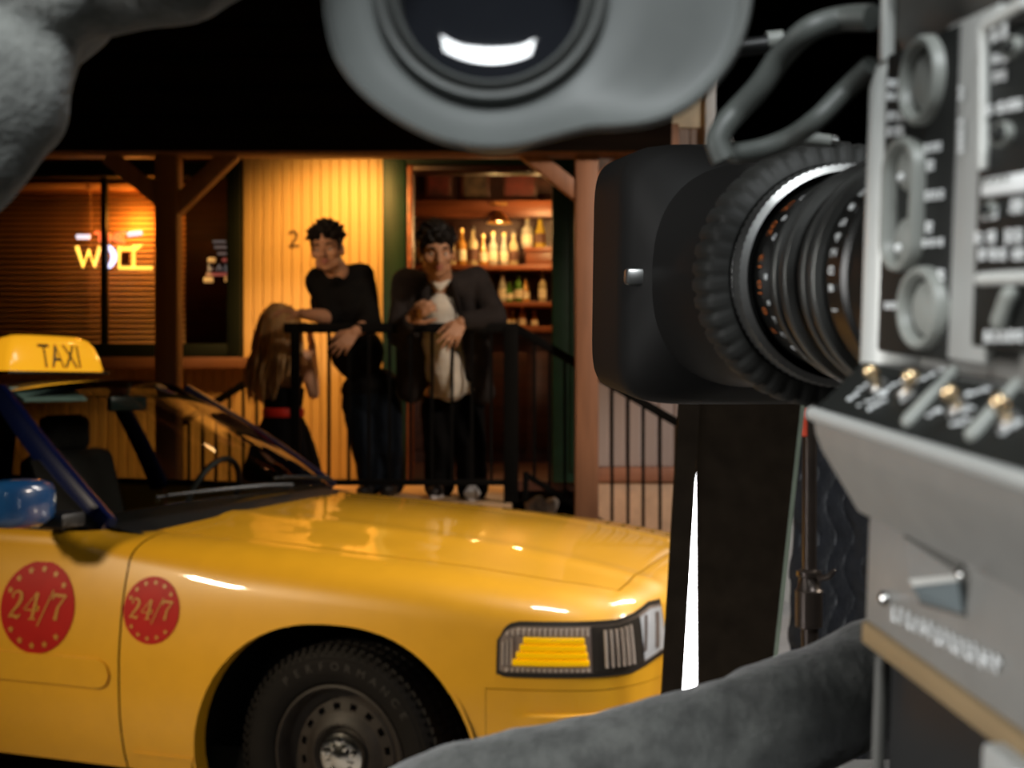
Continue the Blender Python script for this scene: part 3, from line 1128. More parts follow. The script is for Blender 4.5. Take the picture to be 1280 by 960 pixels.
def section(s, zb, rows=12, zmax=None):
    p, n = plan(s)
    zt = ztop(p.x)
    z1 = zt - interp([-1.0, -.35], [.055, .125], p.x)
    top = zmax if zmax is not None else z1
    pts = [skirt(s, zb + (top - zb) * k / (rows - 1)) for k in range(rows)]
    if zmax is None:
        e = hood_edge(p)
        cabin = -3.25 < p.x < -.93
        e.z = (zt + 0.004) if cabin else zhood(e.x, e.y)
        a = pts[-1]
        d = (pts[-1] - pts[-2]).normalized()
        # corner point of the shoulder
        c = a + d * (max(0.02, e.z - a.z) * 0.93)
        if cabin:
            c = Vector((a.x, a.y, e.z - .01)) + (a - c) * 0.1
        for k in range(1, 10):
            t = k / 9
            pts.append(a * (1 - t) ** 2 + c * 2 * t * (1 - t) + e * t * t)
    return pts


def mirror_mb(mb):
    n = MB()
    n.v = [(x, -y, z) for x, y, z in mb.v]
    n.f = [tuple(reversed(f)) for f in mb.f]
    return n


def stations(xa, xb, step=0.045):
    """x stations of the side, dense at the wheel arches"""
    xs = [xa]
    x = xa
    while x < xb - step:
        x += step
        xs.append(x)
    xs.append(xb)
    for x0 in (AXC, AXC - 2.91):
        for k in range(37):
            q = x0 + WA * math.sin(-PI / 2 + PI * k / 36)
            if xa < q < xb:
                xs.append(q)
        for q in (x0 - WA - .0005, x0 + WA + .0005):
            if xa < q < xb:
                xs.append(q)
    xs.sort()
    out = [xs[0]]
    for q in xs[1:]:
        if q - out[-1] > 2e-4:
            out.append(q)
    return out


def panel(name, xa, xb, zb=None, zmax=None, m='taxi', parent=None):
    def make():
        ss = [s_at_x(x) for x in stations(xa, xb)]
        cols = [section(s, zbot(plan(s)[0].x) if zb is None else zb, 12, zmax) for s in ss]
        k = MB()
        k.loft(cols, False, False)
        # turned-in lip along the bottom edge
        lip = []
        for c in cols:
            lip.append([c[0], c[0] + Vector((0, .012, 0)), c[0] + Vector((0, .05, 0))])
        k.loft(lip, False, False)
        return k
    r = make()
    o = car_part(r, name, M[m], parent, 40)
    l = car_part(mirror_mb(make()), name, M[m], parent, 40)
    return o, l


# fenders (to the bumper seam), doors, rear quarters
G = 0.0035
SEAM = -0.756
# front fender: side stations up to the lamp, then round the nose above the bumper
def fender_mb():
    ss = [s_at_x(x) for x in stations(SEAM + G, .47)]
    cols = [section(s, zbot(plan(s)[0].x), 12) for s in ss]
    k = MB().loft(cols, False, False)
    lip = [[c[0], c[0] + Vector((0, .012, 0)), c[0] + Vector((0, .06, 0))] for c in cols]
    k.loft(lip, False, False)
    s0, s1 = s_at_x(.47), CUM[-1]
    cols = [section(s0 + (s1 - s0) * i / 44, 0.592, 12) for i in range(45)]
    k.loft(cols, False, False)
    return k


car_part(fender_mb(), 'front_fender', M['taxi'], None, 40)
car_part(mirror_mb(fender_mb()), 'front_fender', M['taxi'], None, 40)


def bumper_mb():
    s0, s1 = s_at_x(.4715), CUM[-1]
    k = MB()
    cols = []
    for i in range(46):
        s = s0 + (s1 - s0) * i / 45
        p, n = plan(s)
        mo_ = .013 * min(1.0, max(0.0, (s - s0 - .10) / .03))
        prof = [(.225, .05), (.25, .022), (.33, .006), (.42, .002), (.475, .001), (.482, .001 - mo_), (.518, -mo_), (.526, .0), (.565, .0), (.588, .0005), (.590, .004), (.590, .05)]
        cols.append([Vector((p.x, p.y, 0)) - n * o_ + Vector((0, 0, z)) for z, o_ in prof])
    return k.loft(cols, False, False)


car_part(bumper_mb(), 'front_bumper', M['taxi'], None, 30)
car_part(mirror_mb(bumper_mb()), 'front_bumper', M['taxi'], None, 30)
panel('front_door', -1.93, SEAM - G)
panel('rear_door', -2.50 + .0, -1.93 - 2 * G)


def quarter_mb():
    s1 = s_at_x(-2.50 - 2 * G)
    sx = [s_at_x(x) for x in stations(-4.0, -2.50 - 2 * G)]
    s_ = [sx[0] * i / 20 for i in range(20)]
    cols = [section(s, zbot(plan(s)[0].x), 12) for s in s_ + sx]
    return MB().loft(cols, False, False)


car_part(quarter_mb(), 'rear_quarter', M['taxi'], None, 40)
car_part(mirror_mb(quarter_mb()), 'rear_quarter', M['taxi'], None, 40)


# hood, with its open seam to the fenders
def lid(name, x0, x1, n, m, edge):
    rows = []
    for i in range(n + 1):
        x = x0 + (x1 - x0) * i / n
        yh = edge(x)
        rows.append([Vector((x + (0.0 if x1 > 0 else 0), yh * (j / 16 - 1), zhood(x, yh * (j / 16 - 1)))) for j in range(33)])
    # rolled-down edges
    k = MB().loft(rows, False, False)
    lo = []
    for r in rows:
        lo.append(r[0] + Vector((0, .002, -.02)))
    k.loft([[r[0] for r in rows], lo], False, False)
    lo = [r[-1] + Vector((0, -.002, -.02)) for r in rows]
    k.loft([[r[-1] for r in rows], lo], False, False)
    k.loft([rows[-1], [p + Vector((-.002, 0, -.02)) for p in rows[-1]]], False, False)
    return car_part(k, name, M[m], None, 30)


hood = lid('hood', -.80, .785 - .006, 30, 'taxi', lambda x: interp([-.9, .2, .6, .785], [.735, .725, .69, .63], x) - .006)
lid('trunk_lid', -4.10, -3.34, 14, 'taxi', lambda x: interp([-4.2, -3.3], [.80, .83], x) - .006)
# dark backing added under the seams, so no light shows through
k = MB()
for sy in (-1, 1):
    k.loft([[Vector((x, sy * (interp([-.9, .2, .6, .785], [.735, .725, .69, .63], x) + d_), zhood(x, .7) - .03)) for d_ in (-.06, .05)] for x in [-.9 + .1 * i for i in range(17)]], False, False)
k.box((.755, 0, .80), (.05, 1.2, .03))
for sy in (-1, 1):
    for x in (-1.934, SEAM, -2.505):
        k.loft([[Vector((x - .03, sy * (.965 - inset(z, x) - .006), z)), Vector((x + .03, sy * (.965 - inset(z, x) - .006), z))] for z in (.26, .35, .5, .65, .78, .86)], False, False)
tag(car_part(k, 'seam_backing', M['well']), kind='stuff')

# underbody, wheel wells
k = MB()
k.box((-1.55, 0, .27), (4.6, 1.70, .08))
k.box((.55, 0, .45), (.5, 1.3, .3))
car_part(k, 'underbody', M['well'])
for x0 in (AXC, AXC - 2.91):
    for sy in (-1, 1):
        k = MB()
        rings = []
        for i in range(25):
            a = PI * i / 24
            r_ = [Vector((x0 + WA * 1.025 * math.cos(a), sy * yy, arch(WA * math.cos(a)) + .014)) for yy in (.955, .60)]
            rings.append(r_)
        k.loft(rings, False, False)
        k.add([(x0 + WA * 1.025 * math.cos(PI * i / 24), sy * .60, arch(WA * math.cos(PI * i / 24)) + .014) for i in range(25)], [tuple(range(25))])
        car_part(k, 'wheel_well', M['well'])

# ---- wheels
RW = 0.338


def wheel(x0, sy, steer):
    """wheel group: tyre with tread, rim with holes, hub cap"""
    base = Matrix.Translation((x0, sy * 0.845, RW)) @ Matrix.Rotation(steer, 4, 'Z') @ Matrix.Rotation(PI / 2 * (1 if sy < 0 else -1), 4, 'X')
    # local Z = outward axle, local XY = wheel plane
    w = MB()
    prof = [(.225, -.09), (.262, -.107), (.310, -.104), (.331, -.088), (.338, -.05), (.338, .05), (.331, .084), (.322, .097), (.308, .1035), (.300, .103), (.296, .106), (.262, .107), (.252, .104), (.235, .098), (.226, .090), (.222, .084)]
    w.lathe(prof, base, 72)
    ty = car_part(w, 'wheel', M['rubber'], None, 28)
    # tread blocks
    b = MB()
    for i in range(72):
        a = 2 * PI * i / 72
        for zz, wz, sk in ((-.075, .030, .25), (-.026, .036, -.2), (.026, .036, .2), (.076, .030, -.25)):
            rot = Matrix.Rotation(a, 4, 'Z') @ Matrix.Translation((.339, 0, zz)) @ Matrix.Rotation(sk, 4, 'X')
            q = MB().box((0, 0, 0), (.010, .021, wz))
            b.add([base @ rot @ Vector(p) for p in q.v], q.f)
        rot = Matrix.Rotation(a + .03, 4, 'Z') @ Matrix.Translation((.323, 0, .092)) @ Matrix.Rotation(-.9, 4, 'Y')
        q = MB().box((0, 0, 0), (.008, .015, .030))
        b.add([base @ rot @ Vector(p) for p in q.v], q.f)
    tag(car_part(b, 'tread_blocks', M['rubber'], ty, 20), kind='stuff')
    if sy < 0 and x0 > -1:
        # raised word on the sidewall
        word = 'PERFORMANCE'
        k = MB()
        for i, ch in enumerate(word):
            a = math.radians(128 - i * 9.4)
            vs_, fs_, w_, h_ = text_geo(ch, .034)
            rr_ = Matrix.Rotation(a - PI / 2, 4, 'Z') @ Matrix.Translation((0, .281, .1075))
            n_ = len(vs_)
            top = [base @ rr_ @ Vector((x * 1.15, y, 0)) for x, y in vs_]
            k.add(top, fs_)
        car_part(k, 'sidewall_lettering', M['rubber_worn'], ty, 20)
    # steel rim with ring of holes: two rings and web pieces between the holes
    r = MB()
    r.lathe([(.224, .080), (.222, .092), (.214, .094), (.208, .086), (.203, .060), (.196, .044), (.172, .040), (.165, .046)], base, 64)
    nh = 16
    for i in range(nh):
        a0 = 2 * PI * i / nh
        # web between holes i and i+1
        q = []
        for rad in (.166, .132):
            for t in (-.30, -.1, .1, .30):
                a = a0 + t * 2 * PI / nh * (1.0 if rad > .15 else 1.0)
                q.append(base @ Vector((rad * math.cos(a), rad * math.sin(a), .046 + (.166 - rad) * .2)))
        r.add(q, [(0, 1, 5, 4), (1, 2, 6, 5), (2, 3, 7, 6)])
    r.lathe([(.133, .052), (.126, .056), (.112, .066), (.098, .070), (.090, .062), (.084, .048), (.066, .046)], base, 64)
    r.lathe([(.166, .046), (.158, .047), (.1575, .03)], base, 64)
    r.lathe([(.133, .052), (.140, .051), (.1405, .03)], base, 64)
    car_part(r, 'rim', M['wheel_black'], ty, 30)
    h = MB().lathe([(.165, .022), (.0, .022)], base, 32)
    car_part(h, 'brake_backing', M['hole'], ty)
    # chrome hub cap with five nut bumps and raised star
    c = MB()
    c.lathe([(.074, .046), (.075, .066), (.071, .074), (.060, .078), (.044, .079), (.040, .084), (.022, .090), (0, .092)], base, 40)
    for i in range(5):
        a = 2 * PI * i / 5 + .35
        c.lathe([(.0125, .074), (.012, .088), (.008, .094), (0, .095)], base @ Matrix.Translation((.051 * math.cos(a), .051 * math.sin(a), 0)), 10)
        q = MB().bbox((.034, 0, .083), (.030, .012, .010), .003)
        c.add([base @ Matrix.Rotation(a + PI / 5, 4, 'Z') @ Vector(p) for p in q.v], q.f)
    tag(car_part(c, 'hub_cap', M['chrome'], ty, 30), 'chrome hub cap with lug nut bumps')
    return ty


wheel(0.0, -1, math.radians(-4))
wheel(0.0, 1, math.radians(-4))
wheel(-2.91, -1, 0)
wheel(-2.91, 1, 0)

# ---- door furniture
s_d0 = s_at_x(-1.90)


def side_patch(x0, x1, z0, z1, off, nx=30, nz=6, rnd=0.0, fade=0.0):
    """a sheet that follows the side of the car, proud of it by off; the front end is rounded"""
    k = MB()
    cols = []
    for i in range(nx + 1):
        x = x0 + (x1 - x0) * i / nx
        h = 1.0
        if rnd and x > x1 - rnd:
            t = (x - (x1 - rnd)) / rnd
            h = math.sqrt(max(0.0, 1 - t * t)) * .999 + .001
        zc_, hz_ = (z0 + z1) / 2, (z1 - z0) / 2
        s = s_at_x(x)
        col = [skirt(s, zc_ - hz_ * h, 0.0)]
        for j in range(nz + 1):
            col.append(skirt(s, zc_ + hz_ * h * .93 * (2 * j / nz - 1), off))
        col.append(skirt(s, zc_ + hz_ * h, 0.0))
        cols.append(col)
    return k.loft(cols, False, False)


car_part(side_patch(-1.90, -.79, .492, .590, .009, 140, 4, .05), 'door_moulding', M['taxi'], None, 30)
car_part(side_patch(-.72, -.50, .285, .297, .004, 10, 2), 'rocker_ridge', M['taxi'], None, 30)
k = MB().bbox((-1.78, -.965, .86), (.17, .03, .035), .01)
car_part(k, 'door_handle', M['black'])
# blue door mirror on its black foot
k = MB()
prof = []
for i, (yy, sx, sz, dx_) in enumerate([(-.985, .06, .085, 0), (-1.0, .085, .125, 0), (-1.06, .11, .145, .005), (-1.13, .105, .148, 0), (-1.19, .085, .135, -.01), (-1.215, .05, .10, -.02)]):
    ring = []
    for t in range(20):
        a = 2 * PI * t / 20
        ca, sa = math.cos(a), math.sin(a)
        ring.append(Vector((-1.05 + dx_ + sx * math.copysign(abs(ca) ** .55, ca) * .5 * 1.5, yy, 1.088 + sz * .5 * math.copysign(abs(sa) ** .55, sa) * 1.05)))
    prof.append(ring)
k.loft(prof)
mir = car_part(k, 'door_mirror', M['mirror_blue'], None, 50)
k = MB().bbox((-1.02, -.93, 1.02), (.10, .12, .05), .012)
car_part(k, 'mirror_foot', M['black'], mir)
k = MB().bbox((-1.136, -1.10, 1.088), (.006, .17, .11), .002)
car_part(k, 'mirror_glass', M['chrome'], mir)


# ---- red discs with the word 24/7
def digit_strokes():
    """bold italic serif figures as variable-width strokes: list of (points, widths)"""
    S = []
    # 2
    S.append(([(-.94, .30), (-.90, .42), (-.76, .50), (-.62, .44), (-.60, .26), (-.72, .02), (-.92, -.22), (-1.02, -.36)], [.035, .05, .06, .09, .11, .09, .06, .04]))
    S.append(([(-1.04, -.36), (-.84, -.33), (-.70, -.38), (-.60, -.26)], [.05, .085, .085, .03]))
    S.append(([(-.94, .30), (-.88, .30)], [.06, .06]))
    # 4
    S.append(([(.00, .50), (-.46, -.10), (.12, -.10)], [.035, .035, .04]))
    S.append(([(.03, .50), (-.13, -.40)], [.09, .09]))
    S.append(([(-.26, -.40), (.02, -.40)], [.03, .03]))
    # slash
    S.append(([(.62, .62), (.10, -.62)], [.04, .04]))
    # 7
    S.append(([(.60, .30), (.66, .46), (1.12, .44)], [.04, .085, .085]))
    S.append(([(1.12, .46), (.84, .06), (.76, -.38)], [.035, .07, .11]))
    return S


def decal(xc, zc_, R, nstar, label_=None):
    sc = s_at_x(xc)

    def put(u, v, off):
        return skirt(sc + u, zc_ + v, off)
    k = MB()
    N = 48
    rings = []
    for r in (1.0, .8, .55, .3, .05):
        rings.append([put(R * r * math.cos(2 * PI * i / N), R * r * math.sin(2 * PI * i / N), .0022) for i in range(N)])
    k.loft(rings, True, False)
    d = car_part(k, 'round_decal', M['decal'], None, 60)
    k = MB()
    # strokes as ribbons
    f = R * .70
    for pts, ws in digit_strokes():
        P = [Vector((x, y, 0)) for x, y in pts]
        sub = catmull(P, 5) if len(P) > 3 else [P[0].lerp(P[1], i / 6) for i in range(6)] + ([P[1].lerp(P[2], i / 6) for i in range(7)] if len(P) == 3 else [P[1]])
        L = len(sub)
        left, right = [], []
        for i, p in enumerate(sub):
            dd = (sub[min(L - 1, i + 1)] - sub[max(0, i - 1)]).normalized()
            w = interp([j / (len(ws) - 1) for j in range(len(ws))], ws, i / (L - 1)) * .62
            nn = Vector((-dd.y, dd.x, 0))
            a, b = p + nn * w, p - nn * w
            left.append(put(f * (a.x - .03), f * a.y * .92, .0042))
            right.append(put(f * (b.x - .03), f * b.y * .92, .0042))
        k.loft([left, right], False, False)
    # stars round the rim: upper and lower arcs
    for a0 in [math.radians(q) for q in (38, 62, 86, 110, 134, 158 - 2, 218, 242, 266, 290, 314)]:
        cu, cv = R * .83 * math.cos(a0), R * .83 * math.sin(a0)
        pts = []
        for i in range(10):
            rr_ = R * (.088 if i % 2 == 0 else .042)
            aa = PI / 2 + PI * i / 5
            pts.append(put(cu + rr_ * math.cos(aa), cv + rr_ * math.sin(aa), .0042))
        pts.append(put(cu, cv, .0042))
        k.add(pts, [(i, (i + 1) % 10, 10) for i in range(10)])
    tag(car_part(k, 'decal_print', M['decal_gold'], d, 60), kind='stuff')
    return d


decal(-1.085, .735, .148, 11)
decal(-.646, .751, .104, 11)

# ---- head lamp unit on the front corner
s_a, s_b = s_at_x(.505), s_at_x(.505) + .70


def lamp_patch(u0, u1, v0, v1, off, nu=40, nv=6, shape=None):
    """patch on the nose by arc length u past the lamp's outer end, and height v"""
    k = MB()
    cols = []
    for i in range(nu + 1):
        u = u0 + (u1 - u0) * i / nu
        a, b = v0, v1
        if shape:
            a, b = shape(u)
        cols.append([skirt(s_a + u, a + (b - a) * j / nv, off) for j in range(nv + 1)])
    return k.loft(cols, False, False)


def lamp_shape(g):
    def f(u):
        top = interp([0, .012, .03, .06, .36, .44, .52, .70], [.722, .752, .770, .778, .780, .792, .812, .806], u)
        bot = interp([0, .02, .40, .52, .70], [.640, .632, .634, .655, .68], u)
        return bot + g, top - g
    return f


hl = car_part(lamp_patch(-.004, .60, 0, 0, .004, 60, 6, lamp_shape(-.006)), 'headlamp', M['lamp_black'], None, 40)
car_part(lamp_patch(.006, .59, 0, 0, .006, 60, 6, lamp_shape(.008)), 'lamp_bowl', M['lamp_dark'], hl, 40)
k = lamp_patch(.272, .455, 0, 0, .0075, 20, 6, lamp_shape(.009))
car_part(k, 'inner_bowl', M['lamp_black'], hl, 40)
# amber block
def amb(u):
    m_ = (u - .145) / .105
    return (.622, .700 - .0 * u) if abs(m_) < .85 else (.622, .688)


k = MB()
for r0 in range(4):
    z0 = .660 + r0 * .0205
    a_, b_ = .045 + r0 * .010, .262 - r0 * .004
    cols = []
    for i in range(21):
        u = a_ + (b_ - a_) * i / 20
        cols.append([skirt(s_a + u, z0, .010), skirt(s_a + u, z0 + .006, .019), skirt(s_a + u, z0 + .015, .019), skirt(s_a + u, z0 + .0195, .010)])
    k.loft(cols, False, False)
car_part(k, 'turn_signal', M['amber'], hl, 30)
# bright ribs round the amber block and in the inner part
k = MB()
def rib(u, z0, z1, w=.0045):
    k.loft([[skirt(s_a + u + d_, z, o_) for d_, o_ in ((-w, .008), (-w * .5, .015), (w * .5, .015), (w, .008))] for z in (z0, (z0 + z1) / 2, z1)], False, False)


for i in range(16):
    u = .028 + .0155 * i
    sh = lamp_shape(.012)(u)
    rib(u, .745, sh[1])
    rib(u, sh[0], .655)
for i in range(3):
    rib(.016 + .012 * i, .662, .738 - .012 * (2 - i) * .5, .003)
for i in range(6):
    u = .315 + .0185 * i
    sh = lamp_shape(.016)(u)
    rib(u, sh[0] + .004, sh[1] - .004, .0045)
car_part(k, 'lamp_ribs', M['lamp_rib'], hl, 30)
k = lamp_patch(.455, .585, 0, 0, .010, 16, 8, lamp_shape(.014))
car_part(k, 'main_beam_reflector', M['lamp_bright'], hl, 40)
k = MB()
for u_, w_ in ((.468, .006), (.535, .010)):
    k.loft([[skirt(s_a + u_ + d_ + (z - .72) * .25, z, o_) for d_, o_ in ((-w_, .011), (0, .018), (w_, .011))] for z in (.685, .72, .755, .785)], False, False)
tag(car_part(k, 'reflector_facets', M['lamp_dark'], hl, 40), kind='stuff')
# clear cover
car_part(lamp_patch(.0, .595, 0, 0, .022, 60, 8, lamp_shape(.002)), 'lamp_cover', M['lens'], hl, 40)
# grille between the lamps (hidden by the flags from here)
k = MB()
for i in range(14):
    k.bbox((.965, -.32 + .049 * i, .69), (.03, .012, .13), .003)
k.bbox((.97, 0, .76), (.03, .72, .02), .004).bbox((.97, 0, .62), (.03, .72, .02), .004)
car_part(k, 'grille', M['chrome'])

# ---- greenhouse
def ws_base(y):
    t = y / .78
    return Vector((-.70 - .225 * t * t, y, 1.040 - .045 * t * t))


def ws_top(y):
    t = y / .57
    return Vector((-1.47 - .09 * t * t, y, 1.480 - .045 * t * t))


def ws(t, v, off=0.0):
    """windshield: t -1..1 across, v 0..1 up"""
    a, b = ws_base(.78 * t), ws_top(.57 * t)
    p = a.lerp(b, v)
    bulge = .035 * math.sin(PI * v) * (1 - .35 * t * t)
    return p + Vector((.45, 0, .85)).normalized() * (bulge + off)


k = MB().loft([[ws(-1 + 2 * i / 24, j / 12) for i in range(25)] for j in range(13)], False, False)
car_part(k, 'windshield', M['car_glass'], None, 60)
# black cowl, wipers
k = MB().loft([[ws_base(.80 * t) + Vector((d_, 0, h_)) for t in [-1 + .1 * i for i in range(21)]] for d_, h_ in ((-.02, -.004), (.04, -.012), (.10, -.03))], False, False)
car_part(k, 'cowl_panel', M['black'])
for y0, y1 in ((.62, .02), (.02, -.58)):
    k = MB()
    pts = [ws(y0 / .78, .02, .02)] + [ws((y0 + (y1 - y0) * q) / .78, .03 + .05 * q, .018) for q in (.25, .5, .75, 1)]
    k.tube(pts, [.010, .009, .008, .007, .006], 6)
    pts = [ws((y0 + (y1 - y0) * q) / .78, .035 + .055 * q, .008) for q in (.3, .5, .7, .9, 1.05)]
    k.tube(pts, .006, 6)
    car_part(k, 'wiper', M['black'])

# roof skin, from the header to the rear glass
def roof_edge(x):
    return interp([-1.56, -1.9, -2.4, -2.78], [.575, .605, .60, .56], x), interp([-1.56, -1.9, -2.4, -2.78], [1.436, 1.456, 1.449, 1.418], x)


def roof_pt(x, t):
    yh, ze = roof_edge(x)
    crown = interp([-1.56, -1.9, -2.4, -2.78], [.046, .055, .055, .05], x)
    xx = x
    if x > -1.57:
        xx = -1.47 - .09 * t * t
    return Vector((xx, yh * t, ze + crown * (1 - t * t)))


xs = [-1.56, -1.62, -1.7, -1.8, -1.95, -2.15, -2.4, -2.6, -2.78]
rows = [[roof_pt(x, -1 + i / 12) for i in range(25)] for x in xs]
k = MB().loft(rows, False, False)
k.loft([[p + Vector((0, 0, -.03)) for p in r] for r in rows], False, False)
for side in (0, -1):
    k.loft([[r[side] for r in rows], [r[side] + Vector((0, -.012 if side == 0 else .012, -.022)) for r in rows], [r[side] + Vector((0, 0, -.03)) for r in rows]], False, False)
car_part(k, 'roof', M['taxi_blue'], None, 40)


def pillar(a, b, w, d, m='taxi_blue', bulge=.02):
    k = MB()
    a, b = Vector(a), Vector(b)
    ax = (b - a).normalized()
    out = Vector((0, math.copysign(1, a.y), 0))
    fw = out.cross(ax).normalized()
    out = ax.cross(fw).normalized()
    rings = []
    for i in range(9):
        t = i / 8
        c = a.lerp(b, t) + Vector((0, math.copysign(1, a.y), .3)) * (bulge * math.sin(PI * t))
        ww = w[0] + (w[1] - w[0]) * t
        ring = []
        for q in range(12):
            an = 2 * PI * q / 12
            ca, sa = math.cos(an), math.sin(an)
            ring.append(c + fw * (ww / 2 * math.copysign(abs(ca) ** .6, ca)) + out * (d / 2 * math.copysign(abs(sa) ** .6, sa)))
        rings.append(ring)
    return k.loft(rings)


for sy in (-1, 1):
    car_part(pillar((-.945, sy * .80, .975), (-1.585, sy * .585, 1.432), (.10, .075), .05), 'front_pillar', M['taxi_blue'])
    car_part(pillar((-1.93, sy * .885, .965), (-2.0, sy * .605, 1.44), (.10, .08), .04, bulge=.012), 'middle_pillar', M['taxi_blue'])
    car_part(pillar((-2.95, sy * .86, .965), (-2.62, sy * .59, 1.43), (.30, .22), .045, bulge=.012), 'rear_pillar', M['taxi_blue'])
    # side roof rail
    k = MB().tube([Vector((x, sy * (roof_edge(x)[0] + .012), roof_edge(x)[1] - .012)) for x in (-1.57, -1.7, -1.9, -2.15, -2.4, -2.75)], .022, 10)
    car_part(k, 'roof_rail', M['taxi_blue'])
    # side glass
    for nm, pts in (('front_side_window', [(-1.06, .875, .98), (-1.90, .89, .98), (-1.955, .615, 1.43), (-1.60, .595, 1.415)]),
                    ('rear_side_window', [(-1.97, .89, .98), (-2.82, .875, .98), (-2.56, .60, 1.425), (-2.03, .615, 1.435)])):
        P = [Vector((x, sy * y, z)) for x, y, z in pts]
        k = MB().loft([[P[0].lerp(P[1], i / 8).lerp(P[3].lerp(P[2], i / 8), j / 6) + Vector((0, sy * .02 * math.sin(PI * j / 6), 0)) for i in range(9)] for j in range(7)], False, False)
        car_part(k, nm, M['car_glass'], None, 60)
    k = MB().add([(-.95, sy * .82, .985), (-1.09, sy * .89, .985), (-1.30, sy * .755, 1.20), (-1.28, sy * .735, 1.20)], [(0, 1, 2, 3)])
    car_part(k, 'mirror_sail', M['black'])
    k = MB().tube([Vector((x, sy * .892, .986)) for x in (-1.05, -1.4, -1.9, -2.4, -2.85)], .013, 8)
    car_part(k, 'belt_strip', M['black'])
k = MB().loft([[Vector((-2.78 - .56 * j / 6, (.55 + .16 * j / 6) * (-1 + i / 6), 1.44 - .42 * j / 6 + .03 * (1 - (-1 + i / 6) ** 2))) for i in range(13)] for j in range(7)], False, False)
car_part(k, 'rear_window', M['car_glass'], None, 60)

# ---- inside
k = MB()
rows = []
for x, z in ((-.80, .985), (-.98, 1.01), (-1.12, 1.0), (-1.20, .93), (-1.20, .70)):
    rows.append([Vector((x, -.80 + .1 * i, z - (.02 if abs(-.80 + .1 * i) > .7 else 0))) for i in range(17)])
k.loft(rows, False, False)
car_part(k, 'dashboard', M['dash'], None, 50)
car_part(MB().tube([Vector((-1.30 + .06 * math.sin(a), (.38 + .19 * math.cos(a)), .96 + .18 * math.sin(a))) for a in [2 * PI * i / 24 for i in range(25)]], .014, 8), 'steering_wheel', M['dash'])
for sy in (-.40, .40):
    k = MB()
    k.bbox((-1.72, sy, .52), (.55, .56, .18), .05)
    k.bbox((-2.02, sy, .86), (.16, .52, .62), .06, Matrix.Rotation(math.radians(-14), 3, 'Y'))
    st_ = car_part(k, 'front_seat', M['seat'], None, 50)
    car_part(MB().bbox((-2.10, sy, 1.24), (.10, .28, .17), .04), 'headrest', M['seat'], st_, 50)
k = MB().bbox((-2.95, 0, .62), (.5, 1.4, .3), .06).bbox((-3.1, 0, .86), (.2, 1.36, .5), .06)
car_part(k, 'rear_seat', M['seat'], None, 50)
car_part(MB().box((-3.30, 0, .93), (.5, 1.5, .04)), 'parcel_shelf', M['dash'])
M['mirror_back'] = mat('mirror_back', (0.02, 0.035, 0.033), 0.3)
M['visor'] = mat('visor_teal', (0.35, 0.55, 0.52), 0.6)
k = MB().bbox((-1.46, .0, 1.385), (.03, .24, .062), .014).tube([(-1.46, 0, 1.40), (-1.45, 0, 1.47)], .008, 8)
car_part(k, 'rear_view_mirror', M['mirror_back'])
car_part(MB().bbox((-1.575, -.34, 1.425), (.10, .36, .016), .006, Matrix.Rotation(.5, 3, 'Y')), 'sun_visor', M['visor'])

# ---- lit roof sign
sign = thing('taxi_roof_sign', 'lit yellow plastic TAXI sign standing on the taxi roof', 'sign', (0, 0, 0))
sx, syc = -1.87, 0.0
base_m = CAR @ Matrix.Translation((sx, syc, 1.516))
sign.matrix_basis = base_m
k = MB()
rings = []
for z, hx, hy, e in ((0, .075, .300, .30), (.012, .078, .303, .30), (.06, .072, .290, .34), (.105, .060, .268, .38), (.135, .046, .240, .45), (.150, .028, .19, .6), (.153, .010, .10, .8)):
    ring = []
    for q in range(48):
        a = 2 * PI * q / 48
        ca, sa = math.cos(a), math.sin(a)
        ring.append(base_m @ Vector((hx * math.copysign(abs(ca) ** (e * .9), ca), hy * math.copysign(abs(sa) ** e, sa), z)))
    rings.append(ring)
k.loft(rings)
k.build('sign_shell', M['sign_lit'], sign, 45)
k = MB()
q = MB().bbox((0, 0, -.004), (.17, .63, .012), .004)
k.add([base_m @ Vector(p) for p in q.v], q.f)
k.build('sign_foot', M['sign_base'], sign)


def sign_face(v):
    return interp([0, .012, .06, .105, .135], [.075, .078, .072, .060, .046], v)


vs, fs, w, h = text_geo('TAXI', .142)
for sgn in (1, -1):
    k = MB()
    # squeezed letters, on the sloping face
    k.add([base_m @ Vector((sgn * (sign_face(.066 + y) + .0055), sgn * x * .82, .066 + y)) for x, y in vs], fs)
    o = k.build('sign_word', M['black'], sign)

# ================================================================== PEOPLE
M['skin_m'] = mat('skin_tan', (0.50, 0.26, 0.15), 0.5, var=0.08, scale=20)
M['skin_f'] = mat('skin_light', (0.56, 0.31, 0.19), 0.5, var=0.06, scale=20)
M['hair_black'] = mat('black_hair', (0.007, 0.005, 0.004), 0.55, var=0.3, scale=60, bump=0.3, bscale=80, spec=0.2)
M['hair_blonde'] = mat('blonde_hair', (0.47, 0.28, 0.11), 0.45, var=0.3, scale=14, stretch=(6, 6, 1))
M['shirt_black'] = mat('black_shirt_cloth', (0.0045, 0.0045, 0.0045), 0.85, var=0.15, bump=0.3, bscale=25, spec=0.1)
M['jeans'] = mat('dark_blue_denim', (0.006, 0.010, 0.017), 0.85, var=0.3, bump=0.3, bscale=30, spec=0.12)
M['jacket'] = mat('charcoal_jacket_cloth', (0.024, 0.020, 0.020), 0.85, var=0.2, bump=0.3, bscale=22, spec=0.2)
M['shirt_white'] = mat('white_shirt_cloth', (0.66, 0.62, 0.55), 0.75, var=0.05, bump=0.35, bscale=18)
M['trousers'] = mat('black_trouser_cloth', (0.004, 0.004, 0.0045), 0.85, var=0.2, bump=0.3, bscale=25, spec=0.08)
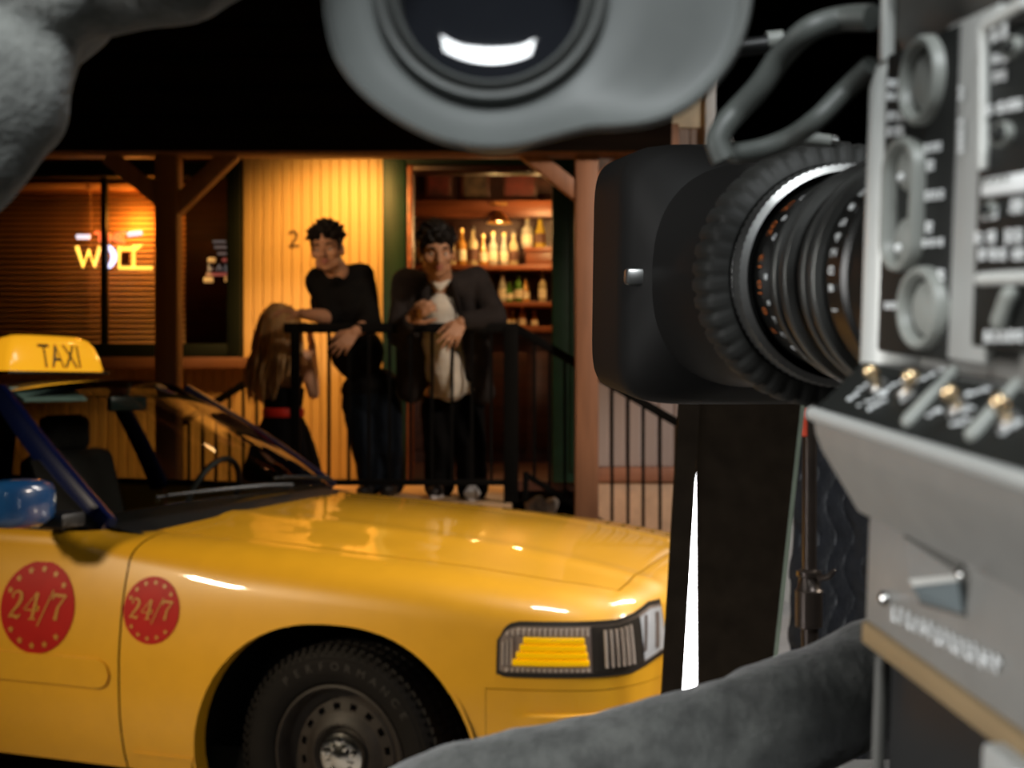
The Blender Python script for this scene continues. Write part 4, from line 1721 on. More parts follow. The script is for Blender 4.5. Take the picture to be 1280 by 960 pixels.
M['dress'] = mat('black_dress_cloth', (0.004, 0.0035, 0.004), 0.8, var=0.2, bump=0.2, bscale=30, spec=0.08)
M['belt'] = mat('red_belt', (0.62, 0.025, 0.012), 0.5)
M['shoe_dark'] = mat('dark_shoe', (0.012, 0.012, 0.014), 0.5)
M['shoe_white'] = mat('white_shoe', (0.62, 0.64, 0.70), 0.5)
M['eye_white'] = mat('eye_white', (0.55, 0.50, 0.45), 0.3)
M['iris'] = mat('dark_iris', (0.02, 0.012, 0.008), 0.2)
M['lip'] = mat('lip_skin', (0.42, 0.15, 0.11), 0.45)
M['tumbler'] = glass_mat('tumbler_glass', (0.92, 0.90, 0.86), 1.5)
M['drink'] = mat('amber_drink', (0.55, 0.20, 0.05), 0.1, trans=0.5)


def frame(fwd, up):
    f = Vector(fwd).normalized()
    u = Vector(up)
    u = (u - f * u.dot(f)).normalized()
    r = f.cross(u).normalized()       # x axis: the viewer's... person's right when looking along f
    return Matrix((r, f, u)).transposed()


def ell(mb, c, r, R=None, n=18):
    mb.sphere(c, r, n, R)


def head(mb, c, R, s=1.0, female=False):
    c = Vector(c)

    def P(x, y, z):
        return c + R @ (Vector((x, y, z)) * s)

    def E(p, r):
        ell(mb, P(*p), tuple(q * s for q in r), R)
    E((0, -.014, .028), (.074, .094, .088))
    E((0, .012, -.025), (.064, .076, .088))
    E((0, .040, -.078), (.044, .040, .034))
    E((0, .058, -.092), (.024, .024, .020))
    for sx in (-1, 1):
        E((sx * .040, .046, -.022), (.028, .034, .026))
        E((sx * .044, .022, -.070), (.020, .034, .030))
        E((sx * .077, -.008, -.012), (.010, .020, .032))
        E((sx * .012, .098, -.034), (.011, .011, .009))
    mb.capsule([P(-.042, .062, .022), P(0, .082, .018), P(.042, .062, .022)], [.013 * s, .015 * s, .013 * s], 10)
    mb.capsule([P(0, .084, .012), P(0, .098, -.012), P(0, .112, -.030)], [.010 * s, .011 * s, .013 * s], 10)
    mb.capsule([P(-.024, .074, -.060), P(0, .090, -.056), P(.024, .074, -.060)], [.006 * s, .010 * s, .006 * s], 8)
    mb.capsule([P(-.020, .074, -.069), P(0, .088, -.070), P(.020, .074, -.069)], [.006 * s, .011 * s, .006 * s], 8)


def face_bits(root, c, R, s=1.0):
    c = Vector(c)

    def P(x, y, z):
        return c + R @ (Vector((x, y, z)) * s)
    for sx in (-1, 1):
        e = MB().sphere(P(sx * .031, .068, -.004), .0112 * s, 12).build('eye', M['eye_white'], root, 60)
        MB().sphere(P(sx * .031 + .001, .0765, -.004), .0060 * s, 10).build('iris', M['iris'], e, 60)
        MB().tube([P(sx * .014, .086, .020), P(sx * .032, .084, .027), P(sx * .050, .066, .022)], [.0045 * s, .0055 * s, .003 * s], 8).build('eyebrow', M['hair_black'], root, 60)
    k = MB()
    k.tube([P(-.024, .076, -.061), P(-.010, .093, -.055), P(0, .0955, -.058), P(.010, .093, -.055), P(.024, .076, -.061)], [.003 * s, .0068 * s, .0068 * s, .0068 * s, .003 * s], 8)
    k.tube([P(-.022, .077, -.066), P(0, .0945, -.071), P(.022, .077, -.066)], [.003 * s, .008 * s, .003 * s], 8)
    k.voxel('lips', M['lip'], .003, root, 2)


def hand(mb, wrist, d, palm, size=1.0, curl=(.35, .4, .5, .6), thumb_side=1, spread=.10, thumb_in=.35):
    """a palm with four jointed fingers and a thumb; d: direction of the fingers, palm: where the palm looks"""
    w = Vector(wrist)
    d = Vector(d).normalized()
    pn = Vector(palm)
    pn = (pn - d * pn.dot(d)).normalized()
    sd = d.cross(pn).normalized() * thumb_side       # towards the thumb
    L = .088 * size
    fl = [.074, .082, .076, .060]
    for i in range(4):
        off = (1.5 - i) * .0205 * size
        k = w + d * (L - (.004 if i in (0, 3) else 0) - (.010 if i == 3 else 0)) + sd * off
        mb.capsule([w + sd * off * .55 + d * .008, k], [.0135 * size, .0115 * size], 10)
        mb.capsule([w + sd * off * .55 + d * .02 + pn * .006, k - d * .012 + pn * .004], [.012 * size, .009 * size], 8)
        dirn = (d + sd * (1.5 - i) * spread).normalized()
        a = curl[i]
        p = k
        rr = [.0092, .0084, .0076, .0066]
        pts, rs = [p], [rr[0] * size]
        for q, frac in enumerate((.46, .31, .23)):
            ang = a * (q + .8)
            v = dirn * math.cos(ang) + pn * math.sin(ang)
            p = p + v * fl[i] * frac * size
            pts.append(p)
            rs.append(rr[q + 1] * size)
        mb.capsule(pts, rs, 8)
    t0 = w + d * .018 * size + sd * .022 * size
    v1 = (d * .62 + sd * .70 + pn * thumb_in).normalized()
    v2 = (d * .85 + sd * .30 + pn * (thumb_in + .1)).normalized()
    p1 = t0 + v1 * .042 * size
    p2 = p1 + v2 * .034 * size
    p3 = p2 + v2 * .026 * size
    mb.capsule([t0, p1, p2, p3], [.0155 * size, .0115 * size, .0098 * size, .0078 * size], 10)


def limb(mb, pts, rs, sub=3):
    """a smoothly tapering limb through its joints"""
    mb.capsule(pts, rs, 14)


def shoe(name, ankle, toe_dir, m, sole, parent, z0, label=None):
    t = Vector(toe_dir).normalized()
    a = Vector(ankle)
    g = Vector((a.x, a.y, z0))
    k = MB()
    R = frame(t, (0, 0, 1))
    ell(k, g - t * .030 + Vector((0, 0, .045)), (.038, .048, .044), R)
    ell(k, g + t * .05 + Vector((0, 0, .045)), (.042, .075, .038), R)
    ell(k, g + t * .13 + Vector((0, 0, .034)), (.047, .065, .032), R)
    k.capsule([g + Vector((0, 0, .05)), g + Vector((0, 0, .10))], [.042, .044], 12)
    o = k.voxel(name, m, .007, parent, 4)
    # cut the underside flat
    for v in o.data.vertices:
        if v.co.z < z0 + .012:
            v.co.z = z0 + .012
    s = MB()
    s.poly([(x, y) for x, y in [(.034 * math.cos(q) + (.010 if math.sin(q) > 0 else 0) * math.copysign(1, math.cos(q)) * abs(math.sin(q)), .045 + .145 * math.sin(q)) for q in [2 * PI * i / 24 for i in range(24)]]],
           .016, Matrix.Translation(g) @ R.to_4x4())
    s.build('sole', sole, o, 40)
    if label:
        o['label'] = label
    return o


# ------------------------------------------------ the man in black
root_z = DECK_Z
A = lambda px, py, Y: at(px, py, Y)
pA = MB()
hA = A(409, 311, 6.40)
RA = frame((-.10, -1, -.12), (-.10, -.15, 1))
head(pA, hA, RA, 1.02)
nkA = A(421, 339, 6.47)
pA.capsule([hA + RA @ Vector((0, -.02, -.05)), nkA], [.056, .062], 14)
chA = A(428, 376, 6.58)
wA = A(446, 440, 6.72)
hpA = A(462, 492, 6.80)
spA = frame((0, -1, -.35), (chA - hpA))
ell(pA, chA, (.155, .105, .15), spA)
ell(pA, wA, (.125, .095, .14), spA)
ell(pA, hpA, (.145, .11, .12), spA)
sL, sR = A(398, 351, 6.50), A(452, 345, 6.60)
pA.capsule([sL, nkA + Vector((0, .02, -.03)), sR], [.052, .06, .052], 14)
eL, eR = A(414, 397, 6.50), A(463, 404, 6.50)
wrL, wrR = A(377, 392, 6.33), A(443, 415, 6.32)
limb(pA, [sL, sL.lerp(eL, .5), eL], [.05, .044, .040])
limb(pA, [eL, eL.lerp(wrL, .35), wrL], [.040, .040, .027])
limb(pA, [sR, sR.lerp(eR, .5), eR], [.05, .044, .040])
limb(pA, [eR, eR.lerp(wrR, .35), wrR], [.040, .040, .027])
hand(pA, wrL, A(358, 388, 6.29) - wrL, (0.1, .2, -1), 1.0, (.45, .42, .45, .5), 1, .12)
hand(pA, wrR, A(429, 430, 6.28) - wrR, (-.2, .9, -.3), 1.0, (.25, .3, .35, .45), -1, .10)
feet = []
for px, kx, ax, Yk, Ya in ((449, 456, 464, 6.74, 6.80), (480, 487, 491, 6.78, 6.86)):
    hj, kj = A(px, 505, 6.80), A(kx, 560, Yk)
    aj = A(ax, 0, Ya)
    aj.z = root_z + .09
    limb(pA, [hj, hj.lerp(kj, .5), kj, kj.lerp(aj, .35), aj], [.085, .070, .052, .052, .035])
    pA.capsule([aj, aj + Vector((-.02, -.10, -.055))], [.034, .028], 10)
    feet.append((aj, hj, kj))
manA = pA.voxel('person', M['skin_m'], .0052, None, 5, .5, None, (A(470, 0, 6.8).x, 6.8, root_z))
tag(manA, 'smiling black-haired man in a black shirt leaning on the porch railing above the woman', 'person')
face_bits(manA, hA, RA, 1.02)
# hair: short tousled
random.seed(11)


def short_hair(c, R, s, parent, m, vol=1.0, seed=3, spiky=.02, fringe=.052):
    rnd = random.Random(seed)
    k = MB()
    c = Vector(c)
    ell(k, c + R @ (Vector((0, -.022, .045)) * s), tuple(q * s for q in (.081 * vol, .094 * vol, .082 * vol)), R)
    for i in range(150):
        th = rnd.uniform(0, 2 * PI)
        ph = rnd.uniform(0, 1.45)
        v = Vector((math.sin(ph) * math.cos(th) * .078, math.sin(ph) * math.sin(th) * .094 - .018, math.cos(ph) * .086 + .034)) * s
        if v.y > .045 * s and v.z < fringe * s:
            continue
        if v.z < -.01 * s and v.y > -.01 * s:
            continue
        d = Vector((v.x * 1.2, v.y * .6 + rnd.uniform(-.02, .05), v.z)).normalized() + Vector((rnd.uniform(-.5, .5), rnd.uniform(-.4, .4), rnd.uniform(-.2, .5)))
        p = c + R @ v
        q = p + (R @ d.normalized()) * rnd.uniform(.6, 1.5) * spiky * s
        k.capsule([p, q], [.015 * s, .007 * s], 6)
    # sideburns and back of the head
    for sx in (-1, 1):
        k.capsule([c + R @ (Vector((sx * .070, .022, .035)) * s), c + R @ (Vector((sx * .070, .020, -.012)) * s)], [.012 * s, .006 * s], 8)
    ell(k, c + R @ (Vector((0, -.060, -.01)) * s), tuple(q * s for q in (.066, .050, .062)), R)
    return k.voxel('hair', m, .0055, parent, 1, .4)


short_hair(hA, RA, 1.02, manA, M['hair_black'], 1.0, 3, .026)
# shirt
k = MB()
ell(k, chA, (.175, .125, .165), spA)
ell(k, wA, (.150, .118, .16), spA)
ell(k, hpA + Vector((0, 0, .04)), (.165, .130, .10), spA)
k.capsule([sL, nkA + Vector((0, .03, -.040)), sR], [.072, .070, .074], 14)
limb(k, [sL, sL.lerp(eL, .5), sL.lerp(eL, .95)], [.073, .063, .058])
limb(k, [sR, sR.lerp(eR, .5), eR, eR.lerp(wrR, .35)], [.073, .066, .060, .052])
k.capsule([chA + Vector((.03, .05, .06)), sR], [.12, .075], 14)
k.capsule([nkA + Vector((-.045, .02, -.015)), nkA + Vector((0, -.045, -.045)), nkA + Vector((.045, .02, -.015))], [.022, .020, .022], 10)
wr_ = lambda p: .006 * noise.noise(p * 9) + .004 * noise.noise(p * 21)
k.voxel('black_shirt', M['shirt_black'], .009, manA, 5, .5, wr_)
k = MB()
ell(k, hpA + Vector((0, 0, -.02)), (.160, .125, .12), spA)
for aj, hj, kj in feet:
    limb(k, [hj, hj.lerp(kj, .5), kj, kj.lerp(aj, .5), aj + Vector((0, 0, -.03))], [.100, .088, .074, .070, .068])
k.voxel('jeans', M['jeans'], .009, manA, 5, .5, wr_)
for aj, hj, kj in feet:
    shoe('shoe', aj, (-.15, -1, 0), M['shoe_dark'], M['black'], manA, root_z)

# ------------------------------------------------ the man in the jacket
pB = MB()
hB = A(545, 313, 6.26)
RB_ = frame((.22, -1, -.30), (.02, -.25, 1))
SB = 1.10
head(pB, hB, RB_, SB)
nkB = A(550, 348, 6.42)
pB.capsule([hB + RB_ @ Vector((0, -.02, -.05)), nkB], [.060, .066], 14)
chB = A(550, 388, 6.56)
wB = A(556, 450, 6.70)
hpB = A(563, 497, 6.78)
spB = frame((0, -1, -.35), (chB - hpB))
ell(pB, chB, (.165, .11, .15), spB)
ell(pB, wB, (.135, .10, .14), spB)
ell(pB, hpB, (.15, .115, .12), spB)
bL, bR = A(508, 353, 6.52), A(594, 350, 6.54)
pB.capsule([bL, nkB + Vector((0, .03, -.03)), bR], [.055, .062, .055], 14)
ebL, ebR = A(498, 420, 6.48), A(620, 398, 6.42)
wbL, wbR = A(513, 399, 6.28), A(577, 402, 6.30)
for a_, e_, w_ in ((bL, ebL, wbL), (bR, ebR, wbR)):
    limb(pB, [a_, a_.lerp(e_, .5), e_], [.052, .046, .042])
    limb(pB, [e_, e_.lerp(w_, .35), w_], [.042, .040, .030])
hand(pB, wbR, A(563, 424, 6.25) - wbR, (-.2, .9, -.35), 1.08, (.12, .2, .28, .40), -1, .12)
GL = A(524.5, 388, 6.245)            # the tumbler he holds
hand(pB, wbL, A(527, 386, 6.23) - wbL, (.55, .75, .1), 1.08, (.62, .66, .70, .74), -1, .06, .55)
feetB = []
for px, kx, ax, Yk, Ya in ((548, 549, 549, 6.66, 6.74), (583, 588, 591, 6.62, 6.62)):
    hj, kj = A(px, 508, 6.78), A(kx, 562, Yk)
    aj = A(ax, 0, Ya)
    aj.z = root_z + .09
    limb(pB, [hj, hj.lerp(kj, .5), kj, kj.lerp(aj, .35), aj], [.088, .072, .054, .054, .036])
    pB.capsule([aj, aj + Vector((0, -.10, -.055))], [.034, .028], 10)
    feetB.append((aj, hj, kj))
manB = pB.voxel('person', M['skin_m'], .0052, None, 5, .5, None, (A(570, 0, 6.7).x, 6.7, root_z))
tag(manB, 'man in a charcoal jacket and white shirt leaning on the railing with a drink', 'person')
face_bits(manB, hB, RB_, SB)
short_hair(hB, RB_, SB, manB, M['hair_black'], 1.05, 8, .018)
# white shirt with collar and loose tails
k = MB()
ell(k, chB + Vector((0, -.01, 0)), (.165, .125, .165), spB)
ell(k, wB + Vector((0, -.015, 0)), (.140, .122, .16), spB)
c1, c2 = A(549, 430, 6.52), A(563, 482, 6.60)
k.capsule([A(549, 385, 6.45), c1, c2], [.085, .090, .088], 16)
k.capsule([A(545, 488, 6.62), A(585, 484, 6.63)], [.040, .040], 10)
k.capsule([nkB + Vector((-.05, .02, .01)), nkB + Vector((-.03, -.05, -.02)), nkB + Vector((0, -.07, -.06))], [.020, .018, .016], 10)
k.capsule([nkB + Vector((.05, .02, .01)), nkB + Vector((.035, -.05, -.02)), nkB + Vector((0, -.07, -.06))], [.020, .018, .016], 10)
k.voxel('white_shirt', M['shirt_white'], .008, manB, 3, .5, lambda p: .005 * noise.noise(p * 11) + .004 * noise.noise(p * 24))
# open jacket: back, two front panels, sleeves, lapels
k = MB()
ell(k, chB + Vector((0, .06, 0)), (.185, .115, .165), spB)
ell(k, wB + Vector((0, .07, 0)), (.165, .105, .17), spB)
ell(k, hpB + Vector((0, .05, .04)), (.175, .110, .12), spB)
k.capsule([bL + Vector((0, 0, -.002)), nkB + Vector((-.075, .035, -.035))], [.080, .072], 14)
k.capsule([nkB + Vector((-.07, .05, -.02)), nkB + Vector((.07, .05, -.02))], [.060, .060], 14)
k.capsule([bR + Vector((0, 0, -.002)), nkB + Vector((.075, .035, -.035))], [.080, .072], 14)
k.capsule([A(519, 366, 6.48), A(513, 420, 6.54), A(514, 486, 6.70)], [.070, .082, .080], 14)
k.capsule([A(583, 366, 6.48), A(594, 425, 6.55), A(602, 490, 6.70)], [.064, .070, .075], 14)
for a_, e_, w_ in ((bL, ebL, wbL), (bR, ebR, wbR)):
    limb(k, [a_, a_.lerp(e_, .5), e_, e_.lerp(w_, .5), e_.lerp(w_, .86)], [.080, .070, .064, .056, .050])
jk = k.voxel('jacket', M['jacket'], .009, manB, 4, .5, wr_)
for pts in ([(533, 352, 6.37), (532, 374, 6.39), (538, 400, 6.43)], [(563, 352, 6.37), (570, 374, 6.39), (577, 402, 6.44)]):
    q = MB().tube([A(*p) for p in pts], [.020, .030, .012], 10, True, .45)
    q.build('lapel', M['jacket'], jk, 60)
k = MB()
ell(k, hpB + Vector((0, 0, -.03)), (.165, .130, .12), spB)
for aj, hj, kj in feetB:
    limb(k, [hj, hj.lerp(kj, .5), kj, kj.lerp(aj, .5), aj + Vector((0, -.01, -.035))], [.104, .094, .084, .082, .086])
k.voxel('trousers', M['trousers'], .009, manB, 5, .5, wr_)
for i, (aj, hj, kj) in enumerate(feetB):
    shoe('shoe', aj, (-.1 + .1 * i, -1, 0), M['shoe_white'] if i else M['shoe_dark'], M['shoe_white'], manB, root_z, 'white rubber-toed shoe' if i else None)
# the drink
g = thing('tumbler', 'short glass with amber drink held by the jacketed man', 'glass', GL - Vector((0, 0, .045)))
mt = Matrix.Translation(GL - Vector((0, 0, .045)))
MB().lathe([(0, .0), (.030, .0), (.033, .004), (.037, .09), (.035, .09), (.031, .010), (0, .008)], mt, 24).build('glass_wall', M['tumbler'], g, 40)
MB().lathe([(0, .011), (.0300, .011), (.0328, .05), (0, .05)], mt, 24).build('drink', M['drink'], g, 40)

# ------------------------------------------------ the woman, seen from behind
WY = 6.66
WZ = 0.26
pC = MB()
hC = A(351, 407, WY)
RC = frame((.55, .80, -.15), (.12, 0, 1))
head(pC, hC, RC, .96)
nkC = A(354, 434, WY)
pC.capsule([hC + RC @ Vector((0, -.02, -.05)), nkC], [.045, .048], 12)
chC, wC, hpC = A(355, 462, WY), A(355, 510, WY), A(354, 545, WY)
spC = frame((.3, .95, 0), (0, 0, 1))
ell(pC, chC, (.135, .095, .13), spC)
ell(pC, wC, (.105, .08, .12), spC)
ell(pC, hpC, (.15, .115, .12), spC)
cL, cR = A(329, 447, WY - .03), A(381, 446, WY + .03)
pC.capsule([cL, nkC + Vector((0, 0, -.035)), cR], [.042, .045, .042], 12)
eC1, wC1 = A(330, 497, WY + .08), A(343, 512, WY + .26)
limb(pC, [cL, cL.lerp(eC1, .5), eC1, wC1], [.040, .036, .032, .024])
hand(pC, wC1, (.5, 1, 0), (1, 0, 0), .9, (.3, .3, .3, .3), 1)
eC2, wC2 = A(392, 492, WY + .05), A(390, 432, WY + .12)
limb(pC, [cR, cR.lerp(eC2, .5), eC2, eC2.lerp(wC2, .4), wC2], [.040, .037, .033, .033, .023])
hand(pC, wC2, (-.15, -.1, 1), (-.7, -.4, 0), .9, (.3, .35, .4, .45), 1)
feetC = []
for dx in (-.075, .065):
    hj = hpC + Vector((dx, 0, -.06))
    aj = Vector((hpC.x + dx * .9, WY + .02, WZ + .10))
    kj = hj.lerp(aj, .52) + Vector((0, .03, 0))
    limb(pC, [hj, hj.lerp(kj, .5), kj, kj.lerp(aj, .35), aj], [.080, .066, .048, .048, .030])
    pC.capsule([aj, aj + Vector((.03, .09, -.065))], [.029, .024], 10)
    feetC.append(aj)
wom = pC.voxel('person', M['skin_f'], .0055, None, 5, .5, None, (hpC.x, WY, WZ))
tag(wom, 'blonde woman seen from behind in a black dress with a red belt', 'person')
# dress: bodice under the shoulder blades, flared skirt
k = MB()
rings = []
for z_, rx, ry in ((485, .118, .096), (495, .114, .092), (512, .104, .084), (520, .106, .086), (535, .140, .115), (555, .170, .145), (580, .200, .175), (606, .225, .20)):
    c = A(354, z_, WY)
    ring = []
    for q in range(40):
        a = 2 * PI * q / 40
        fl = 1 + (.05 * math.sin(9 * a) if z_ > 540 else 0)
        ring.append(c + spC @ Vector((rx * fl * math.cos(a), ry * fl * math.sin(a), 0)))
    rings.append(ring)
k.loft(rings, True, False)
k.tube([A(337, 488, WY - .09), A(333, 462, WY - .09), A(334, 441, WY - .04)], .009, 8)
k.tube([A(374, 488, WY - .06), A(378, 462, WY - .055), A(377, 440, WY - .02)], .009, 8)
dr_ = k.build('dress', M['dress'], wom, 60)
sd_ = dr_.modifiers.new('s', 'SOLIDIFY'); sd_.thickness = .004
c = A(354, 515.5, WY)
rings = []
for z_, o_ in ((-.025, 0), (-.02, .006), (.02, .006), (.025, 0)):
    rings.append([c + Vector((0, 0, z_)) + spC @ Vector(((.109 + o_) * math.cos(2 * PI * q / 40), (.089 + o_) * math.sin(2 * PI * q / 40), 0)) for q in range(40)])
MB().loft(rings, True, False).build('belt', M['belt'], wom, 60)
for aj in feetC:
    shoe('shoe', aj, (.3, .95, 0), M['shoe_dark'], M['black'], wom, WZ)
# long hair: a cap and hanging locks
rnd = random.Random(5)
k = MB()
ell(k, hC + RC @ Vector((0, -.020, .030)), (.086, .102, .090), RC)
for i in range(92):
    a = rnd.uniform(-2.3, 2.3)           # round the back of the head
    back = RC @ Vector((math.sin(a), -math.cos(a), 0))
    r0 = rnd.uniform(.01, .05)
    top = hC + RC @ Vector((0, -.02, .105)) + back * r0
    p1 = hC + back * rnd.uniform(.088, .105) + Vector((0, 0, .03))
    L_ = rnd.uniform(.26, .42)
    back2 = Vector((back.x, min(back.y, .35), 0))
    p2 = hC + back2 * rnd.uniform(.10, .135) + Vector((-.012, -.015, -.12))
    p3 = hC + back2 * rnd.uniform(.09, .15) + Vector((-.03 + rnd.uniform(-.02, .02), -.035, -L_ * .75))
    p4 = p3 + Vector((rnd.uniform(-.02, .01), rnd.uniform(-.01, .01), -L_ * .28))
    k.tube(catmull([top, p1, p2, p3, p4], 4), [.012] * 4 + [.013] * 8 + [.009, .007, .006, .004, .0025], 6)
tag(k.build('hair', M['hair_blonde'], wom, 60), 'long blonde hair', kind='stuff')

# ================================================================== THE VIDEO CAMERA AT RIGHT
M['cam_grey'] = mat('camera_grey_paint', (0.25, 0.245, 0.23), 0.42, 0.2, var=0.06, scale=60, bump=0.05, bscale=300)
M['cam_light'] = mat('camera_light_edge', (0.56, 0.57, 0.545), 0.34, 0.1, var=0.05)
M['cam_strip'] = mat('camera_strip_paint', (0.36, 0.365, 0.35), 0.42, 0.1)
M['cam_scoop'] = mat('camera_scoop_shade', (0.14, 0.17, 0.18), 0.4)  # blue-grey shading of the scoop's lower face, as a colour
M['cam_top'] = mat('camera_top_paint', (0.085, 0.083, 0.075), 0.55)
M['cam_dark'] = mat('camera_dark_panel', (0.010, 0.011, 0.010), 0.5, spec=0.3)
M['cam_blue'] = mat('camera_blue_grey', (0.05, 0.08, 0.11), 0.5)
M['ring_grey'] = mat('ring_grey_plastic', (0.24, 0.25, 0.23), 0.45)
M['tan'] = mat('tan_plate_edge', (0.27, 0.19, 0.10), 0.5, 0.2)
M['toggle'] = mat('toggle_brass', (0.85, 0.62, 0.36), 0.25, 0.9, var=0.03)
M['lens_black'] = mat('lens_black', (0.010, 0.010, 0.009), 0.35)
M['lens_rubber'] = mat('lens_rubber', (0.022, 0.022, 0.020), 0.6, spec=0.3)
M['lens_ring'] = mat('lens_ring_metal', (0.20, 0.20, 0.19), 0.3, 0.8, var=0.05)
M['hood'] = mat('hood_black', (0.007, 0.0065, 0.006), 0.6, var=0.1, spec=0.22)
M['orange_print'] = mat('orange_print', (0.75, 0.20, 0.04), 0.6)

AXF = Vector((-.1036, 1, .0874)).normalized()
AXR = AXF.cross(Vector((0, 0, 1))).normalized()
AXU = AXR.cross(AXF).normalized()
T0 = Vector((.2026 - .1036 * .384, .384, EYE + .0874 * .384))     # lens axis at the front of the camera body
TC = Matrix(((AXR.x, AXF.x, AXU.x, T0.x), (AXR.y, AXF.y, AXU.y, T0.y), (AXR.z, AXF.z, AXU.z, T0.z), (0, 0, 0, 1)))
# local axes of the camera: x right, y forward along the lens, z up; the side towards the photographer is x = SIDE
SIDE = -.052


def ray(px, py):
    return Vector(((px - 640) / FPX, 1, -(py - 480) / FPX))


TCI = TC.inverted()
EYE_L = TCI @ Vector((0, 0, EYE))


def on_side(px, py, x=SIDE):
    """(y, z) in the camera's own axes of a feature measured on its side plate"""
    d = TCI.to_3x3() @ ray(px, py)
    t = (x - EYE_L.x) / d.x
    p = EYE_L + d * t
    return p.y, p.z


tvc = thing('video_camera', 'large grey broadcast video camera with a black zoom lens, at the picture\'s right edge', 'video camera')
tvc.matrix_basis = TC


def tv(mb, name, m, parent=None, angle=35):
    """build a part given in the camera's own axes"""
    ob = mb.build(name, m, None, angle)
    ob.matrix_basis = TC
    hang(ob, parent or tvc)
    return ob


YB = -.26                                             # back end, out of frame
ytop, ztop_ = on_side(1110, 62)
zb0 = on_side(1090, 452)[1]
zcon = on_side(1090, 540)[1]
zlow = on_side(1085, 765)[1]
W2 = .052
# main body block behind the side plate
k = MB().bbox((0.004, YB / 2 - .004, (ztop_ + zlow) / 2), (2 * W2 - .010, -YB - .010, ztop_ - zlow), .006)
body = tv(k, 'camera_body', M['cam_grey'])
# rounded light corner column at the front edge
k = MB()
zs = [zb0 - .004, zb0, ztop_ - .010, ztop_ - .003, ztop_ + .001]
rs_ = [.0118, .0125, .0125, .0105, .004]
k.lathe(list(zip(rs_, zs)), Matrix.Translation((SIDE + .0105, .0020, 0)), 24, True)
tv(k, 'corner_column', M['cam_light'])
k = MB().bbox((.006, .006, (ztop_ + zb0) / 2), (.086, .014, ztop_ - zb0), .002)
tv(k, 'front_plate', M['cam_grey'])


def side_box(name, x0, y0, x1, y1, m, t=.002, lift=0.0, bev=.0012, parent=None):
    """plate on the side, its corners measured in the photograph: top left, bottom right"""
    a, b = on_side(x0, y0), on_side(x1, y1)
    ya, yb = a[0], b[0]
    # heights taken at the middle of the plate
    zm0 = on_side((x0 + x1) / 2, y0)[1]
    zm1 = on_side((x0 + x1) / 2, y1)[1]
    k = MB().bbox((SIDE - lift - t / 2 + .001, (ya + yb) / 2, (zm0 + zm1) / 2), (t + .002, abs(ya - yb), abs(zm0 - zm1)), bev)
    return tv(k, name, m, parent)


def side_ring(name, cx, cy, rx, ry, m, wall=.0018, depth=.005, parent=None, square=1.0):
    """raised oval rim on the side plate with a recessed cap inside"""
    yc, zc_ = on_side(cx, cy)
    hy = abs(on_side(cx - rx, cy)[0] - on_side(cx + rx, cy)[0]) / 2
    hz = abs(on_side(cx, cy - ry)[1] - on_side(cx, cy + ry)[1]) / 2
    mt = Matrix.Translation((SIDE, yc, zc_)) @ Matrix.Rotation(-PI / 2, 4, 'Y')
    k = MB()
    rings = []
    for e, h in ((1.06, -.001), (1.04, depth * .8), (.98, depth), (.88, depth), (.80, depth * .7), (.76, -.0005)):
        rings.append([Vector((SIDE - h, yc + hy * e * math.copysign(abs(math.cos(q)) ** square, math.cos(q)), zc_ + hz * e * math.copysign(abs(math.sin(q)) ** square, math.sin(q)))) for q in [2 * PI * i / 36 for i in range(36)]])
    k.loft(rings, True, False)
    o = tv(k, name, m, parent, 40)
    return o, yc, zc_, hy, hz


yp0, yp1 = on_side(1112, 0)[0], on_side(1189, 0)[0]
pan = side_box('audio_panel', 1113, 52, 1188, 447, M['cam_dark'], .0012)
for nm, cx, cy, rx, ry in (('dial_rim', 1163, 101, 23, 53), ('dial_rim', 1163, 385, 25, 50)):
    o, yc, zc_, hy, hz = side_ring(nm, cx, cy, rx, ry, M['ring_grey'], depth=.0045)
    k = MB().bbox((SIDE - .0012, yc, zc_), (.002, hy * 1.45, hz * 1.45), .0009)
    kk = MB().sphere((SIDE - .0008, yc, zc_), (.0025, hy * .70, hz * .70), 16)
    tv(kk, 'dial_cap', M['ring_grey'], o, 60)
# figure-of-eight rim in the middle: two lobes joined
yc, zc_ = on_side(1140, 256)
hy = abs(on_side(1118, 256)[0] - on_side(1160, 256)[0]) / 2
z1_, z2_ = on_side(1140, 212)[1], on_side(1140, 300)[1]
rz_ = abs(on_side(1140, 172)[1] - z1_)
k = MB()
pts = []
for i in range(48):
    q = 2 * PI * i / 48
    zz = math.sin(q)
    r_ = rz_
    cz = z1_ if zz >= 0 else z2_
    y_ = math.cos(q)
    pts.append((y_, cz + rz_ * zz))
rings = []
for e, h in ((1.0, -.001), (1.0, .004), (.94, .005), (.80, .005), (.70, .003), (.66, -.0005)):
    ring = []
    for y_, z_ in pts:
        zc2 = (z1_ + z2_) / 2
        pinch = 1 - .16 * math.exp(-((z_ - zc2) / (rz_ * .55)) ** 2)
        ring.append(Vector((SIDE - h, yc + hy * e * y_ * pinch, zc2 + (z_ - zc2) * (1 - (1 - e) * .5))))
    rings.append(ring)
k.loft(rings, True, False)
dbl = tv(k, 'double_dial_rim', M['ring_grey'], None, 40)
for z_ in (z1_, z2_):
    tv(MB().sphere((SIDE - .0012, yc, z_), (.0025, hy * .52, rz_ * .68), 16), 'dial_cap', M['ring_grey'], dbl, 60)
    tv(MB().sphere((SIDE - .0035, yc, z_ - rz_ * .25), (.001, hy * .16, rz_ * .14), 10), 'dial_mark', M['print'], dbl, 60)
# light bridge strip
side_box('divider_strip', 1188, 22, 1233, 452, M['cam_strip'], .0006, .0, .0006)
# right hand panel with framed window, white label and lower frame
side_box('switch_panel', 1234, 14, 1420, 447, M['cam_dark'], .0010)


